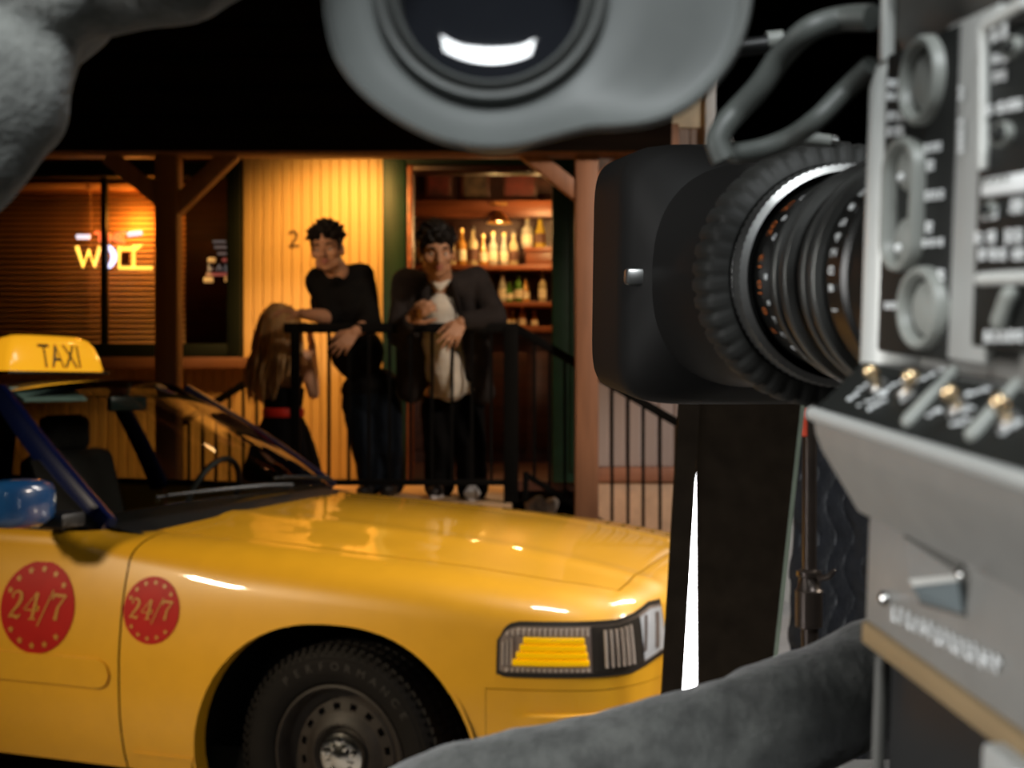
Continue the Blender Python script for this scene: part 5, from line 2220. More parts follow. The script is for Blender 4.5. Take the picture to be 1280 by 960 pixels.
def frame_bar(x0, y0, x1, y1, w=.0016, nm='frame_bar', m='cam_light', lift=.0015):
    a, b = on_side(x0, y0), on_side(x1, y1)
    A3, B3 = Vector((SIDE - lift, *a)), Vector((SIDE - lift, *b))
    return tv(MB().tube([A3, B3], w, 8), nm, M[m], None, 60)


frame_bar(1238, 34, 1238, 212)
frame_bar(1238, 34, 1290, 2)
frame_bar(1233, 349, 1300, 346, .0017)
lab = side_box('white_label', 1236, 216, 1330, 240, M['print'], .0012, .0008, .0006)
k = MB()
for x_, y_ in ((1244, 228), (1252, 226), (1262, 225), (1271, 223)):
    a = on_side(x_, y_)
    k.bbox((SIDE - .0030, a[0], a[1]), (.0004, .0016, .0012), .0002)
tag(tv(k, 'label_print', M['ring_grey'], lab), kind='stuff')


def print_row(x0, x1, y, h, n, seed, y2=None, gap=.35, m='print'):
    """a line of small unreadable white lettering on the side plate"""
    rnd = random.Random(seed)
    k = MB()
    y2 = y if y2 is None else y2
    for i in range(n):
        t0, t1 = i / n, (i + 1 - gap) / n
        xa, xb = x0 + (x1 - x0) * t0, x0 + (x1 - x0) * t1
        yy = y + (y2 - y) * t0
        a, b = on_side(xa, yy - h / 2), on_side(xb, yy + h / 2)
        for part in range(2):
            f = rnd.choice((0.0, .5, 1.0))
            cz_ = a[1] + (b[1] - a[1]) * (.25 + .5 * part)
            k.bbox((SIDE - .0016, (a[0] + b[0]) / 2, cz_), (.0005, abs(a[0] - b[0]) * (.6 + .4 * rnd.random()), abs(a[1] - b[1]) * .36), .0001)
        k.bbox((SIDE - .0016, a[0] + (b[0] - a[0]) * rnd.choice((.15, .85)), (a[1] + b[1]) / 2), (.0005, abs(a[0] - b[0]) * .25, abs(a[1] - b[1])), .0001)
    return tag(tv(k, 'panel_lettering', M[m]), kind='stuff')


for args in ((1115, 1134, 105, 10, 3, 1), (1114, 1132, 121, 9, 3, 2), (1115, 1139, 146, 11, 3, 3, 144), (1116, 1140, 165, 12, 3, 4, 162),
             (1163, 1186, 186, 11, 3, 5, 182), (1166, 1178, 207, 13, 1, 6), (1164, 1190, 245, 12, 3, 7, 242), (1165, 1177, 284, 14, 1, 8), (1161, 1188, 304, 10, 3, 9, 302), (1180, 1192, 344, 15, 1, 10), (1113, 1133, 382, 10, 3, 11),
             (1248, 1270, 44, 16, 2, 12, 36), (1249, 1272, 74, 9, 2, 13, 70), (1250, 1268, 96, 12, 2, 14, 92), (1241, 1290, 138, 12, 4, 15, 128),
             (1236, 1258, 268, 14, 2, 16, 266), (1272, 1290, 258, 18, 2, 17, 256), (1227, 1256, 297, 15, 2, 18, 296), (1266, 1290, 296, 18, 2, 19, 294), (1232, 1268, 318, 15, 3, 20, 318), (1274, 1292, 318, 14, 2, 21, 317), (1239, 1290, 421, 16, 5, 22, 420)):
    print_row(*args)
k = MB()
for i, y_ in enumerate((112, 122, 153, 164, 172, 180, 188)):
    a = on_side(1211, y_)
    k.bbox((SIDE - .0022, a[0], a[1]), (.0004, .0016, .0013), .0001)
tag(tv(k, 'strip_lettering', M['print']), kind='stuff')
# round knobs on the right panel and the slanting selector
for cx, cy, r in ((1262, 168, 15), (1246, 262, 10), (1275, 60, 13)):
    o, yc, zc_, hy, hz = side_ring('small_knob', cx, cy, r * .7, r, M['ring_grey'], depth=.003)
    tv(MB().sphere((SIDE - .002, yc, zc_), (.003, hy * .7, hz * .7), 12), 'knob_cap', M['cam_dark'], o, 60)
a, b = on_side(1265, 402), on_side(1278, 368)
tv(MB().capsule([Vector((SIDE - .003, *a)), Vector((SIDE - .003, *b))], [.0022, .0022], 10), 'selector_lever', M['ring_grey'], None, 60)
# top cover
k = MB().bbox((.004, YB / 2 + .002, ztop_ + .016), (2 * W2 + .002, -YB, .034), .005)
top = tv(k, 'top_cover', M['cam_top'])
y_a = on_side(1066, 20)[0]
tv(MB().bbox((SIDE + .001, -.001, ztop_ + .022), (.004, .004, .05), .001), 'top_edge_trim', M['cam_light'])
tv(MB().bbox((SIDE + .0, -.017, ztop_ + .024), (.002, .022, .016), .0008), 'blue_badge_plate', M['cam_blue'])

# ---- switch console that juts out below the panel: section in x (outwards) and z
zA = on_side(1080, 455)[1]
zB = on_side(1060, 527, SIDE - .014)[1]
zBl = on_side(1060, 540, SIDE - .014)[1]
zC = on_side(1082, 640)[1]
sec = [(SIDE + .010, zA + .001), (SIDE - .001, zA + .001), (SIDE - .0165, zB + .0015), (SIDE - .0175, zB - .0005), (SIDE - .0165, zBl - .003), (SIDE - .0145, zBl - .008), (SIDE - .002, zC), (SIDE + .010, zC)]
k = MB()
rings = []
for y_, dx in ((.0035, 0), (.0015, .0), (YB, 0)):
    rings.append([Vector((x + (0.003 if y_ == .0035 and x < SIDE else 0), y_, z)) for x, z in sec])
con = tv(k.loft(rings), 'switch_console', M['cam_grey'], None, 25)
# light lip along its edge
k = MB().tube([Vector((SIDE - .0172, .0035, zB)), Vector((SIDE - .0172, YB, zB))], .0022, 10)
tv(k, 'console_lip', M['cam_strip'], con, 60)
# black sloping top: thin plate
dx, dz = -.0155, zB - zA
L_ = math.hypot(dx, dz)
ang = math.atan2(dz, dx)
slope_n = Vector((dz, 0, -dx)).normalized()
if slope_n.z < 0:
    slope_n = -slope_n


def on_slope(u, y, h=0.0):
    """u 0 at the wall, 1 at the lip"""
    return Vector((SIDE - .001 + dx * u, y, zA + .001 + dz * u)) + slope_n * h


k = MB()
k.add([on_slope(.04, .001, .0009), on_slope(.95, .001, .0009), on_slope(.95, YB, .0009), on_slope(.04, YB, .0009),
       on_slope(.04, .001, 0), on_slope(.95, .001, 0), on_slope(.95, YB, 0), on_slope(.04, YB, 0)], [(0, 1, 2, 3), (4, 5, 1, 0), (5, 6, 2, 1), (7, 6, 5, 4), (4, 0, 3, 7), (6, 7, 3, 2)])
tv(k, 'console_face', M['cam_dark'], con)


def slope_at(px, py):
    """(u, y) on the sloping switch plate for a measured point"""
    d = TCI.to_3x3() @ ray(px, py)
    p0 = on_slope(0, 0, .0009)
    t = (p0 - EYE_L).dot(slope_n) / d.dot(slope_n)
    p = EYE_L + d * t
    return max(-.1, min(1.1, (p.x - (SIDE - .001)) / dx)), p.y


tops = ((1088, 464, 1103, 482), (1138, 471, 1137, 488), (1186, 491, 1203, 508), (1249, 503, 1266, 525))
for tx, ty, bx, by in tops:
    u, y_ = slope_at(bx, by)
    p = on_slope(u, y_, .0009)
    # the lever leans out of the plate towards its measured tip
    d = (TCI.to_3x3() @ ray(tx, ty)).normalized()
    q = p + slope_n * .008
    tt = (q - EYE_L).dot(slope_n) / d.dot(slope_n)
    tip = EYE_L + d * tt
    m_ = tv(MB().tube([p, p.lerp(tip, .5), tip], [.0011, .0015, .0020], 10).sphere(tip, .0021, 10), 'toggle_switch', M['toggle'], con, 60)
    tv(MB().lathe([(.0032, 0), (.0032, .0012), (.0022, .002), (0, .002)], Matrix.Translation(p) @ slope_n.to_track_quat('Z', 'Y').to_matrix().to_4x4(), 6), 'toggle_nut', M['steel'], m_, 30)
for (xa_, ya_, xb_, yb_) in ((1195, 462, 1141, 524), (1275, 478, 1222, 540)):
    (u0, y0), (u1, y1) = slope_at(xa_, ya_), slope_at(xb_, yb_)
    tv(MB().capsule([on_slope(u0, y0, .001), on_slope(u1, y1, .001)], [.0017, .0024], 10), 'console_divider', M['ring_grey'], con, 60)


def slope_print(x0, y0, x1, y1, n, hgt, seed):
    rnd = random.Random(seed)
    k = MB()
    for i in range(n):
        px, py = x0 + (x1 - x0) * i / max(1, n - 1), y0 + (y1 - y0) * i / max(1, n - 1)
        u, y_ = slope_at(px, py)
        for j in range(2):
            p = on_slope(u + rnd.uniform(-.03, .03), y_ + rnd.uniform(-.0006, .0006), .0013)
            R = Matrix.Rotation(0, 3, 'X')
            k.sphere(p, (hgt * rnd.uniform(.5, 1), hgt * rnd.uniform(.4, .9), .0004), 6)
    return tag(tv(k, 'console_lettering', M['print'], con), kind='stuff')


for q in ((1066, 498, 1086, 480, 4, .0011, 1), (1080, 504, 1112, 490, 5, .0010, 2), (1090, 510, 1108, 500, 4, .0010, 3), (1104, 490, 1132, 474, 4, .0010, 4), (1134, 500, 1142, 492, 3, .0011, 5),
          (1150, 476, 1180, 462, 4, .0010, 6), (1165, 518, 1180, 510, 3, .0012, 7), (1192, 520, 1222, 506, 5, .0012, 8), (1214, 492, 1236, 486, 4, .0012, 9), (1198, 528, 1214, 522, 3, .0011, 10), (1258, 540, 1282, 524, 5, .0013, 11), (1150, 506, 1158, 500, 2, .001, 12)):
    slope_print(*q)

# ---- lower housing with a scooped recess, screws, lettering strip
zD = on_side(1084, 770)[1]
k = MB().bbox((SIDE + .012, YB / 2 - .002, (zC + zD) / 2 - .001), (.026, -YB, zC - zD + .004), .003)
low = tv(k, 'lower_housing', M['cam_grey'])
a = on_side(1131, 665); b = on_side(1205, 780)
# recess: its shading put into the facet colours, dark hollow and bright shelf
def facet(name, pts, m, lift):
    """a flat facet of the scooped recess; lift: how far each corner stands off the side"""
    P = [Vector((SIDE - h, *on_side(x, y, SIDE - h))) for (x, y), h in zip(pts, lift)]
    Q = [p + Vector((.0015, 0, 0)) for p in P]
    n = len(P)
    k = MB().add(P + Q, [tuple(range(n)), tuple(reversed(range(n, 2 * n)))] + [(i, (i + 1) % n, n + (i + 1) % n, n + i) for i in range(n)])
    return tv(k, name, m, low, 20)


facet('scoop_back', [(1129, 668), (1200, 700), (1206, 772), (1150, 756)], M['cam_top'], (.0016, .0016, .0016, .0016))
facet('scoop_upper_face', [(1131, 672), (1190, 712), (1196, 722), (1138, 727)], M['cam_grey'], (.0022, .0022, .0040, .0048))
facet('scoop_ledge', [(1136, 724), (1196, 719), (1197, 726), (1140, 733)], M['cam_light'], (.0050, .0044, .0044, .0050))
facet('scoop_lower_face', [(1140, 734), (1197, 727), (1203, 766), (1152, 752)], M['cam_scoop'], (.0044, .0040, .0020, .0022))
for cx, cy in ((1107, 748), (1204, 720)):
    p = Vector((SIDE - .0015, *on_side(cx, cy, SIDE - .0015)))
    tv(MB().sphere(p, (.0022, .0026, .0024), 12), 'screw_head', M['chrome'], low, 60)
k = MB()
rnd = random.Random(4)
for i in range(15):
    t = i / 14
    y_, z_ = on_side(1124 + (1254 - 1124) * t, 767 + (832 - 767) * t)
    hh = .0042 + .0008 * rnd.random()
    k.bbox((SIDE - .0018, y_, z_ + (hh / 2 if i % 3 else 0) * .2), (.0006, .0012, hh), .0002)
    if i % 2 == 0:
        k.bbox((SIDE - .0018, y_ - .0012, z_ + rnd.choice((-.0014, .0, .0014))), (.0006, .0020, .0012), .0002)
tag(tv(k, 'base_lettering', M['print'], low), kind='stuff')
# base: tan shim, black quick-release plate
zE = on_side(1100, 792)[1]
zF = on_side(1100, 812)[1]
tv(MB().bbox((SIDE + .018, YB / 2 - .004, (zD + zE) / 2 + .001), (.034, -YB, zD - zE), .001), 'base_gap', M['cam_dark'])
tv(MB().bbox((SIDE + .016, YB / 2 - .006, (zE + zF) / 2 + .001), (.038, -YB, zE - zF + .002), .001), 'base_shim', M['tan'])
zG = zF - .06
plate = tv(MB().bbox((.010, YB / 2 - .010, (zF + zG) / 2), (.118, -YB - .006, zF - zG), .003), 'tripod_plate', M['black'])
tv(MB().tube([Vector((SIDE + .002, -.011, zF - .003)), Vector((SIDE + .002, -.011, zG))], .0022, 8), 'plate_edge', M['cam_top'], plate, 60)
tv(MB().bbox((SIDE + .005, -.110, (zE + zF) / 2 - .006), (.026, .034, .012), .002), 'release_lever', M['cam_strip'], plate)

# ---- the zoom lens
def along(d):
    """distance ahead of the body's front for a depth d in front of the photographer"""
    return (d - .384) * Vector((-.1036, 1, .0874)).length


ROTL = Matrix.Rotation(-PI / 2, 4, 'X')               # local Z of a lathe -> the lens axis (+y)
LX = lambda d: Matrix.Translation((0, along(d), 0)) @ ROTL
lens = tv(MB().lathe([(.036, along(.37)), (.043, along(.385)), (.043, along(.43)), (.0445, along(.432)), (.0445, along(.445)), (.042, along(.447)), (.042, along(.545)), (.0455, along(.547)), (.052, along(.556)), (.052, along(.60))], ROTL, 72), 'lens_barrel', M['lens_black'], None, 30)
for d, w, r in ((.455, .004, .0465), (.468, .003, .0458), (.485, .005, .0470), (.503, .003, .0455)):
    tv(MB().lathe([(r - .004, along(d)), (r - .0006, along(d)), (r, along(d) + .0008), (r, along(d + w)), (r - .004, along(d + w) + .001)], ROTL, 72), 'control_ring', M['lens_ring'], lens, 40)
# bright milled ring
k = MB()
rings = []
for e, d in ((.0455, .5385), (.0488, .540), (.0495, .545), (.0495, .549), (.0470, .551)):
    rings.append([Vector(((e - (.0006 if (i % 2 and e > .0486) else 0)) * math.cos(2 * PI * i / 180), along(d), (e - (.0006 if (i % 2 and e > .0486) else 0)) * math.sin(2 * PI * i / 180))) for i in range(180)])
tv(k.loft(rings, True, False), 'milled_ring', M['steel'], lens, 50)
# ribbed focus rubber
k = MB()
rings = []
NR = 44
for r, d in ((.050, .5515), (.0575, .553), (.0600, .557), (.0605, .572), (.0590, .581), (.054, .583)):
    ring = []
    for i in range(NR * 6):
        q = 2 * PI * i / (NR * 6)
        rr_ = r - (.0016 if (i % 6 in (0, 1)) and .053 < r < .062 else 0)
        ring.append(Vector((rr_ * math.cos(q), along(d), rr_ * math.sin(q))))
    rings.append(ring)
tv(k.loft(rings, True, False), 'focus_ring', M['lens_rubber'], lens, 50)
# printed scales
def lens_print(nm, d, r, marks, m):
    k = MB()
    for deg, s_ in marks:
        q = math.radians(deg)
        if isinstance(s_, str):
            vs_, fs_, w_, h_ = text_geo(s_, .0075)
            k.add([Vector(((r) * math.cos(q - x / r), along(d) + y, r * math.sin(q - x / r))) for x, y in vs_], fs_)
        else:
            R3 = Matrix.Translation((r * math.cos(q), along(d), r * math.sin(q))) @ Matrix.Rotation(-q, 4, 'Y')
            b_ = MB().bbox((0, 0, 0), (.0006, s_, s_ * .8), .0002)
            k.add([R3 @ Vector(p) for p in b_.v], b_.f)
    return tag(tv(k, nm, m, lens, 40), kind='stuff')


lens_print('white_scale', .522, .0425, [(122, '15'), (130, '8'), (146, .003), (158, '6'), (181, .003), (196, .0026), (206, '4'), (216, '3'), (226, .003), (236, '2')], M['print'])
lens_print('orange_scale', .531, .0425, [(136, '25'), (152, '20'), (172, '13'), (187, '10'), (201, '8'), (214, '7')], M['orange_print'])
lens_print('white_scale', .475, .0428, [(118, '100'), (128, '75'), (141, .0028), (150, '50'), (172, .003), (186, .002), (205, '35'), (218, '25'), (228, '20')], M['print'])
lens_print('white_scale', .440, .0450, [(120, '16'), (132, '11'), (140, '8'), (148, .003), (156, '5'), (163, '4'), (170, '2'), (178, '8'), (186, .003), (196, '1')], M['print'])
# box hood: round at the back, rounded square at the front
def rsq(h, d, c, n=64):
    """rounded square ring of half size h and corner radius c at depth d"""
    out = []
    for i in range(n):
        q = 2 * PI * i / n
        ca, sa = math.cos(q), math.sin(q)
        e = c
        out.append(Vector((h * math.copysign(abs(ca) ** e, ca), along(d), h * math.copysign(abs(sa) ** e, sa))))
    return out


k = MB()
k.loft([rsq(.0535, .584, 1.0), rsq(.0560, .600, 1.0), rsq(.0580, .640, .98), rsq(.0600, .662, .8)], True, False)
k.loft([rsq(.0600, .662, .8), rsq(.0680, .676, .42), rsq(.0716, .686, .30), rsq(.0722, .70, .27), rsq(.0725, .775, .25), rsq(.0690, .777, .25), rsq(.0670, .70, .3), rsq(.048, .69, 1.0)], True, False)
hood_o = tv(k, 'lens_hood', M['hood'], lens, 40)
p = Vector((-.0668, along(.673), -.001))
tv(MB().bbox(p, (.011, .010, .009), .002), 'hood_latch', M['steel'], hood_o)
tv(MB().lathe([(0, along(.70)), (.047, along(.70))], ROTL, 40), 'front_glass', M['lens_black'], lens)

# tripod that carries the camera
k0 = TC @ Vector((.01, YB / 2, zG))
tri = thing('tripod', 'black tripod under the video camera, mostly out of frame', 'tripod', (k0.x, k0.y, 0))
MB().lathe([(.05, k0.z - .13), (.06, k0.z - .12), (.06, k0.z - .02), (.045, k0.z - .004)], Matrix.Translation((k0.x, k0.y, 0)), 24, True).build('fluid_head', M['black'], tri)
for i in range(3):
    a = 2 * PI * i / 3 + .5
    MB().tube([Vector((k0.x + .05 * math.cos(a), k0.y + .05 * math.sin(a), k0.z - .13)), Vector((k0.x + .42 * math.cos(a), k0.y + .42 * math.sin(a), .012))], [.022, .014], 10).build('leg', M['black'], tri)

# ---- viewfinder and its eyecup, facing the photographer
M['eyecup'] = mat('grey_rubber', (0.105, 0.112, 0.108), 0.5, var=0.10, scale=40, spec=0.35)
M['eyecup_ring'] = mat('eyepiece_ring', (0.10, 0.104, 0.10), 0.3, 0.3)
M['eye_glass'] = mat('eyepiece_glass', (0.012, 0.013, 0.016), 0.04, coat=1.0)
EYD = .30
eo = at(612, -34, EYD)
vf = thing('viewfinder', 'viewfinder with big grey rubber eyecup hanging at the top of the frame', 'viewfinder', (eo.x, eo.y, eo.z))
outline = [(412, 50), (420, 74), (440, 104), (470, 132), (510, 158), (555, 178), (606, 187), (650, 184), (690, 174), (735, 163), (775, 161), (815, 156), (850, 143), (880, 122), (905, 95), (925, 62), (938, 22), (941, -20),
           (932, -70), (905, -120), (860, -165), (800, -200), (720, -226), (640, -240), (560, -232), (490, -200), (440, -150), (415, -95), (406, -40), (406, 10)]
oc = catmull([at(x, y, EYD) for x, y in outline] + [at(*outline[0], EYD)], 4)[:-1]
n_ = len(oc)
inner = []
for p in oc:
    d = p - eo
    a = math.atan2(d.z, d.x)
    inner.append(a)


def cup_ring(t, dy):
    """t = 1 on the outline, 0 on the round ring of the eyepiece"""
    out = []
    r0 = .0292
    for p, a in zip(oc, inner):
        q = eo + Vector((r0 * math.cos(a), 0, r0 * math.sin(a)))
        w = q.lerp(p, t)
        far = max(0.0, (p - eo).length - .044)          # the ear of the cup bends back
        Y_ = EYD + dy + far * .75 * t * t
        f_ = Y_ / (EYD + dy)
        out.append(Vector((w.x * f_, Y_, EYE + (w.z - EYE) * f_)))
    return out


k = MB()
k.loft([cup_ring(.0, .012), cup_ring(.10, .0105), cup_ring(.35, .0095), cup_ring(.65, .0065), cup_ring(.86, .0034), cup_ring(.91, .0020), cup_ring(.94, -.0014), cup_ring(.97, -.0030), cup_ring(.992, -.0016), cup_ring(1.0, .0008), cup_ring(.99, .0026), cup_ring(.9, .0065), cup_ring(.5, .014), cup_ring(.05, .017)], True, False)
cup = k.build('eyecup', M['eyecup'], vf, 60)
mt = Matrix.Translation(eo) @ Matrix.Rotation(PI / 2, 4, 'X')     # local Z -> towards the photographer (-y)
MB().lathe([(.0295, -.014), (.0298, -.0095), (.0285, -.0072), (.0272, -.0078), (.0262, -.0105), (.0258, -.0098), (.0247, -.0082), (.0236, -.0095), (.0228, -.018), (.0228, -.026)], mt, 64).build('eyepiece_ring', M['eyecup_ring'], vf, 30)
gl = MB()
gl.lathe([(.0229, -.0185), (.020, -.0202), (.014, -.0219), (.007, -.0228), (0, -.0231)], mt, 48)
gl.build('eyepiece_glass', M['eye_glass'], vf, 60)
MB().lathe([(.0245, -.016), (.026, -.03), (.026, -.10), (.0, -.10)], mt, 40).build('viewfinder_tube', M['black'], vf, 30)
MB().bbox((eo.x + .005, EYD + .15, eo.z + .045), (.080, .10, .07), .008).build('viewfinder_body', M['black'], vf)
# arm to the camera's top
ta_ = TC @ Vector((0, -.03, ztop_ + .03))
MB().capsule([Vector((eo.x + .02, EYD + .15, eo.z + .06)), ta_ + Vector((-.02, .03, .03)), ta_], [.010, .010, .012], 10).build('viewfinder_arm', M['black'], vf, 60)

# ---- grey cables from camera to viewfinder
M['cable'] = mat('grey_cable', (0.070, 0.076, 0.070), 0.5)


def cable(label, pts, w, Y):
    P = [at(x, y, Y + dy) for x, y, dy in pts]
    k = MB().tube(catmull(P, 6), w, 12)
    return tag(k.build('cable', M['cable'], None, 60), label, 'cable')


cable('grey cable looping down from the camera top behind the eyecup, upper of two', [(1090, 22, -.01), (1050, 24, 0), (1010, 38, .0), (975, 72, .01), (950, 108, .015), (922, 138, .02), (905, 158, .02), (897, 178, .02), (905, 200, .02)], .0042, .40)
cable('grey cable sagging over the black lens, lower of two', [(1090, 82, -.01), (1058, 112, 0), (1020, 150, .0), (985, 174, .01), (945, 188, .015), (915, 190, .02), (900, 176, .03), (898, 165, .035)], .0036, .41)
# small connector behind the cables
c = at(958, 54, .47)
t = thing('cable_connector', 'small black plug with grey collar behind the upper cable', 'connector', c)
MB().tube([c + Vector((-.012, 0, -.002)), c + Vector((.004, 0, 0))], .0034, 12).build('plug_body', M['black'], t, 50)
MB().tube([c + Vector((.0, 0, 0.0005)), c + Vector((.006, 0, .001))], .0040, 12).build('plug_collar', M['ring_grey'], t, 50)
c = at(1028, 175, .50)
t = thing('cable_connector', 'grey plug with pale tip just above the zoom lens', 'connector', c)
MB().tube([c + Vector((-.010, 0, .001)), c + Vector((.003, 0, -.0005))], [.0032, .0026], 12).build('plug_body', M['ring_grey'], t, 50)
MB().tube([c + Vector((.003, 0, -.0005)), c + Vector((.006, 0, -.0007))], .0024, 12).build('plug_tip', M['chrome'], t, 50)

# ---- grey cloths nearest the photographer
M['cloth'] = mat('grey_fleece', (0.20, 0.205, 0.19), 0.95, var=0.25, scale=70, bump=0.25, bscale=200, sheen=0.3)
M['felt'] = mat('dark_grey_felt', (0.075, 0.075, 0.069), 0.95, var=0.45, scale=80, bump=0.25, bscale=260, sheen=0.25)
k = MB()
D1 = .42
pp = lambda x, y, dy=0: at(x, y, D1 + dy)
s1 = 1 / FPX * D1
k.capsule([pp(330, -150, .02), pp(200, -85), pp(80, -58), pp(-80, -70), pp(-330, -60, .02), pp(-560, 40, .03)], [110 * s1, 112 * s1, 108 * s1, 108 * s1, 110 * s1, 90 * s1], 20)
k.capsule([pp(36, 30, .01), pp(-22, 105, .0), pp(-90, 190), pp(-190, 330), pp(-360, 560, .02), pp(-420, 760, .03)], [75 * s1, 108 * s1, 112 * s1, 112 * s1, 100 * s1, 80 * s1], 20)
k.capsule([pp(85, 25, .02), pp(10, 60, .02)], [62 * s1, 80 * s1], 16)


def fold(p):
    return .0035 * noise.noise(p * 28) + .0018 * noise.noise(p * 70)


tag(k.voxel('cloth_cover', M['cloth'], .0034, None, 4, .5, fold, pp(0, 100)), 'out of focus grey cloth cover with folds in the upper left corner', 'cloth')
cs = thing('cloth_stand', 'black stand pole out of frame at left that carries the grey cloth cover', 'stand', (-.33, .445, 0))
MB().tube([Vector((-.33, .445, .01)), Vector((-.33, .445, 1.66))], .012, 12).build('pole', M['black'], cs, 50)
MB().lathe([(.11, 0), (.11, .012), (.03, .03)], Matrix.Translation((-.33, .445, 0)), 24, True).build('base_disc', M['black'], cs)
k = MB()
D2 = .47
pp = lambda x, y, dy=0: at(x, y, D2 + dy)
s2 = 1 / FPX * D2
k.capsule([pp(300, 1150, -.03), pp(580, 1032, -.01), pp(860, 949, .02), pp(1080, 856, .06), pp(1230, 790, .09)], [100 * s2, 98 * s2, 86 * s2, 74 * s2 * 1.1, 72 * s2 * 1.15], 22)
tag(k.voxel('felt_cushion', M['felt'], .0034, None, 4, .5, lambda p: .0022 * noise.noise(p * 30) + .0012 * noise.noise(p * 80), pp(860, 960)), 'dark grey felt cushion running under the video camera across the bottom', 'cushion')
k = MB().bbox(at(1095, 985, .58), (.12, .05, .003), .001, Matrix.Rotation(.2, 3, 'X'))
tag(k.build('white_card', M['white']), 'white card showing under the grey felt cushion at the bottom edge', 'card')

# ================================================================== FLAGS, STAND AND BLANKET BEHIND THE LENS
M['edge_green'] = mat('pale_green_edge', (0.50, 0.58, 0.44), 0.7)
M['blanket'] = mat('black_quilted_cloth', (0.014, 0.015, 0.018), 0.85, spec=0.2, var=0.3, scale=30, bump=0.9, bscale=45, sheen=0.3)
M['stand'] = mat('stand_black', (0.050, 0.038, 0.030), 0.3, 0.6)
M['tape_red'] = mat('red_tape', (0.62, 0.07, 0.03), 0.5)
M['flat_white'] = mat('pale_wall', (0.62, 0.62, 0.60), 0.8, var=0.04)
M['slit_glow'] = mat('slit_glow', (1, 1, 1), 0.4, emit=(1.0, 0.97, 1.0), estr=9, var=0)  # emission imitates the bright gap between the boards


def leaning_board(name, label, Y, q, thick, edge):
    """a board from four measured corners (top left, top right, bottom right, bottom left) carried down to the floor"""
    tl, tr, br, bl = [at(*p, Y) for p in q]

    def down(a, b):
        t = (a.z - .0) / (a.z - b.z)
        return a.lerp(b, t)
    fl, frr = down(tl, bl), down(tr, br)
    t = thing(name, label, 'flag board', ((fl.x + frr.x) / 2, Y, 0))
    k = MB().add([fl, frr, tr, tl, *[p + Vector((0, thick, 0)) for p in (fl, frr, tr, tl)]], [(0, 1, 2, 3), (7, 6, 5, 4), (0, 4, 5, 1), (1, 5, 6, 2), (2, 6, 7, 3), (3, 7, 4, 0)])
    k.build('board_sheet', M['board'], t)
    if edge:
        k = MB()
        e = Vector((.008, 0, 0))
        k.add([frr, frr + e, tr + e, tr, *[p + Vector((0, thick, 0)) for p in (frr, frr + e, tr + e, tr)]], [(0, 1, 2, 3), (7, 6, 5, 4), (0, 4, 5, 1), (1, 5, 6, 2), (2, 6, 7, 3), (3, 7, 4, 0)])
        k.build('foam_edge', M['edge_green'], t)
    return t


leaning_board('flag_board', 'narrow black flag board on edge, left of the bright slit', 2.10, [(853, 440), (879, 440), (853, 866), (828, 866)], .02, False)
leaning_board('flag_board', 'wide black-brown flag board with pale green foam edge, right of the bright slit', 2.25, [(870, 440), (1008, 440), (962, 866), (873, 866)], .012, True)
# glowing tube added behind the boards to fill the slit with light
c0, c1 = at(861, 905, 2.75), at(866, 560, 2.75)
wl = thing('slit_light', 'bright white glowing tube added behind the boards to fill the slit with light', 'added light', (c0.x, 2.75, 0))
MB().tube([Vector((c0.x, 2.75, c0.z)), c1], .017, 14).build('slit_tube', M['slit_glow'], wl, 60)
MB().bbox((c0.x, 2.79, (c0.z + c1.z) / 2), (.05, .03, c1.z - c0.z + .1), .006).build('slit_housing', M['black'], wl)
MB().bbox((c0.x, 2.79, c0.z / 2 - .03), (.03, .03, c0.z - .06), .004).build('slit_leg', M['black'], wl)
MB().lathe([(.12, .0), (.12, .01), (.02, .02)], Matrix.Translation((c0.x, 2.79, 0)), 24, True).build('slit_base', M['black'], wl)

# light stand with red tape and collar clamp
SY = 2.9
sx_ = at(1014, 0, SY).x
ls = thing('light_stand', 'black light stand pole with red tape and a collar clamp, before the quilted blanket', 'stand', (sx_, SY, 0))
u_ = SY / FPX
MB().tube([Vector((sx_, SY, .45)), Vector((sx_ - .004, SY, at(0, 726, SY).z))], 10.5 * u_, 16).build('lower_tube', M['stand'], ls, 50)
MB().tube([Vector((sx_ - .004, SY, at(0, 735, SY).z)), Vector((sx_ - .002, SY, 1.95))], 8.6 * u_, 16).build('upper_tube', M['stand'], ls, 50)
zc1, zc2 = at(0, 783, SY).z, at(0, 738, SY).z
mt = Matrix.Translation((sx_ - .005, SY, 0))
col_ = MB().lathe([(11 * u_, zc1 - .004), (16.5 * u_, zc1), (16.5 * u_, zc2 - .004), (17.5 * u_, zc2), (14 * u_, zc2 + .006), (12 * u_, zc2 + .03), (15 * u_, zc2 + .034), (15 * u_, zc2 + .045), (9 * u_, zc2 + .05)], mt, 24, True).build('collar_clamp', M['stand'], ls, 40)
MB().capsule([Vector((sx_ + .012, SY - .02, zc2 + .03)), Vector((sx_ + .030, SY - .04, zc2 + .038)), Vector((sx_ + .044, SY - .04, zc2 + .052))], [.006, .007, .005], 8).build('clamp_lever', M['stand'], col_, 60)
MB().lathe([(9.6 * u_, at(0, 545, SY).z), (9.6 * u_, at(0, 510, SY).z)], Matrix.Translation((sx_ - .0225, SY - .004, 0)) @ Matrix.Diagonal((.75, .75, 1, 1)), 16, True).build('red_tape', M['tape_red'], ls, 60)
for i in range(3):
    a = 2 * PI * i / 3 + PI / 6
    MB().tube([Vector((sx_ + .012 * math.cos(a), SY + .012 * math.sin(a), .42)), Vector((sx_ + .36 * math.cos(a), SY + .36 * math.sin(a), .014))], .011, 8).build('leg', M['stand'], ls, 50)
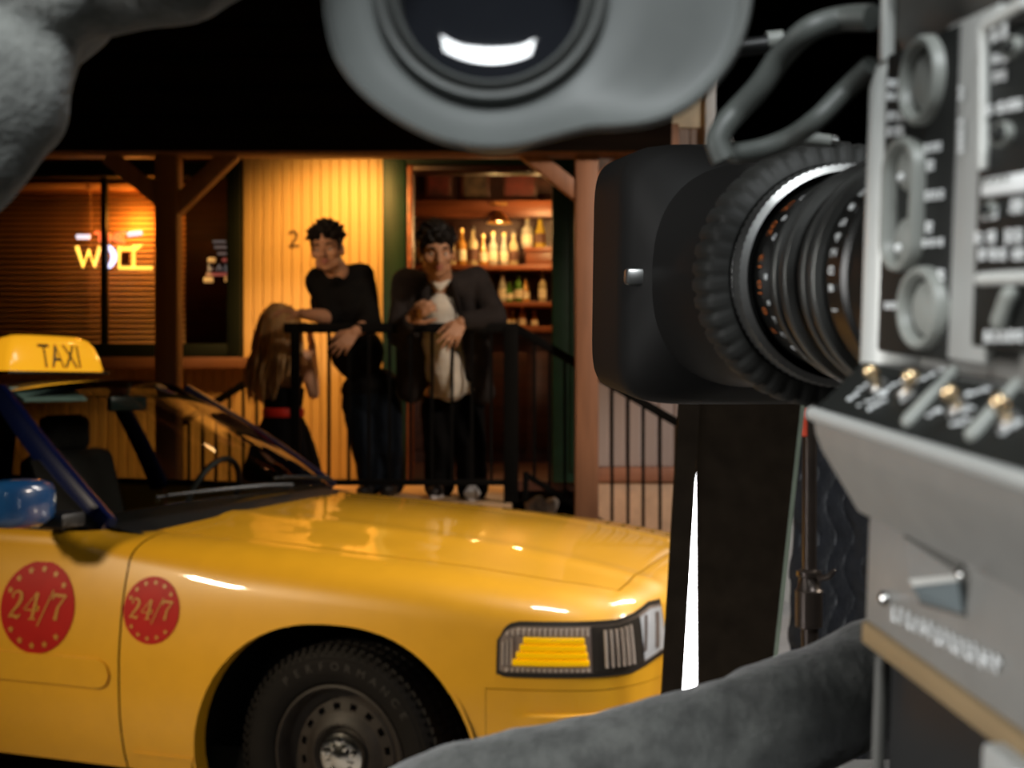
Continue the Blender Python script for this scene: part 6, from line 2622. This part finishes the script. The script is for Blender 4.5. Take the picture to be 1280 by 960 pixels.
# quilted moving blanket hung on a stand's cross arm
bY = 3.12
xL, xR = at(990, 0, bY).x, at(1125, 0, bY).x
zT, zBt = 1.92, .16
k = MB()
NX, NZ = 70, 150
rows = []
for j in range(NZ + 1):
    z_ = zT + (zBt - zT) * j / NZ
    row = []
    for i in range(NX + 1):
        s = i / NX
        x_ = xL + (xR - xL) * s + .012 * math.sin(z_ * 5.3) * (1 - s)
        # wavy vertical stitch lines
        ph = (x_ - xL) / .048 + .32 * math.sin(z_ * 2 * PI / .16)
        puff = abs(math.sin(PI * ph)) ** .55
        cr = abs(math.sin(PI * (z_ / .055 + .3 * math.sin(ph * 2))) ) ** .5 * .25
        y_ = bY - .013 * puff - .004 * noise.noise(Vector((x_ * 40, z_ * 60, 0))) * puff - .004 * cr * puff + .02 * math.sin(x_ * 22 + z_ * 1.5)
        row.append(Vector((x_, y_, z_)))
    rows.append(row)
k.loft(rows, False, False)
bl = k.build('quilted_blanket', M['blanket'], None, 60, (xL, bY, 0))
sd_ = bl.modifiers.new('s', 'SOLIDIFY'); sd_.thickness = .008; sd_.offset = 1
tag(bl, 'black quilted moving blanket hanging behind the light stand', 'blanket')
br_ = thing('blanket_stand', 'black crossbar stand holding up the quilted blanket', 'stand', (xR + .05, bY + .06, 0))
MB().tube([Vector((xL - .05, bY + .03, zT + .0)), Vector((xR + .1, bY + .03, zT + .0))], .012, 10).build('cross_bar', M['stand'], br_, 50)
MB().tube([Vector((xR + .05, bY + .055, .02)), Vector((xR + .05, bY + .055, zT + .03))], .014, 10).build('pole', M['stand'], br_, 50)
MB().lathe([(.2, 0), (.2, .012), (.03, .03)], Matrix.Translation((xR + .05, bY + .06, 0)), 24, True).build('base_disc', M['stand'], br_)
# pale back wall, cut low so that the part above stays dark
k = MB().bbox((2.6, 8.30, .64), (2.4, .05, 1.28), .006)
tag(k.build('pale_wall', M['flat_white']), 'pale studio wall beyond the blanket, cut low so that it stays dark above', 'flat')
# crumpled grey bag on the steps
k = MB()
c = at(674, 636, 6.72)
for i in range(9):
    k.sphere(c + Vector((random.uniform(-.07, .07), random.uniform(-.05, .05), random.uniform(-.03, .04))), random.uniform(.03, .055), 10)
M['bag'] = mat('pale_grey_bag', (0.30, 0.27, 0.25), 0.7)
tag(k.voxel('bag', M['bag'], .01, None, 3, .5, lambda p: .012 * noise.noise(p * 18), (c.x, c.y, c.z - .08)), 'crumpled pale grey bag on the step beside the railing corner', 'bag')
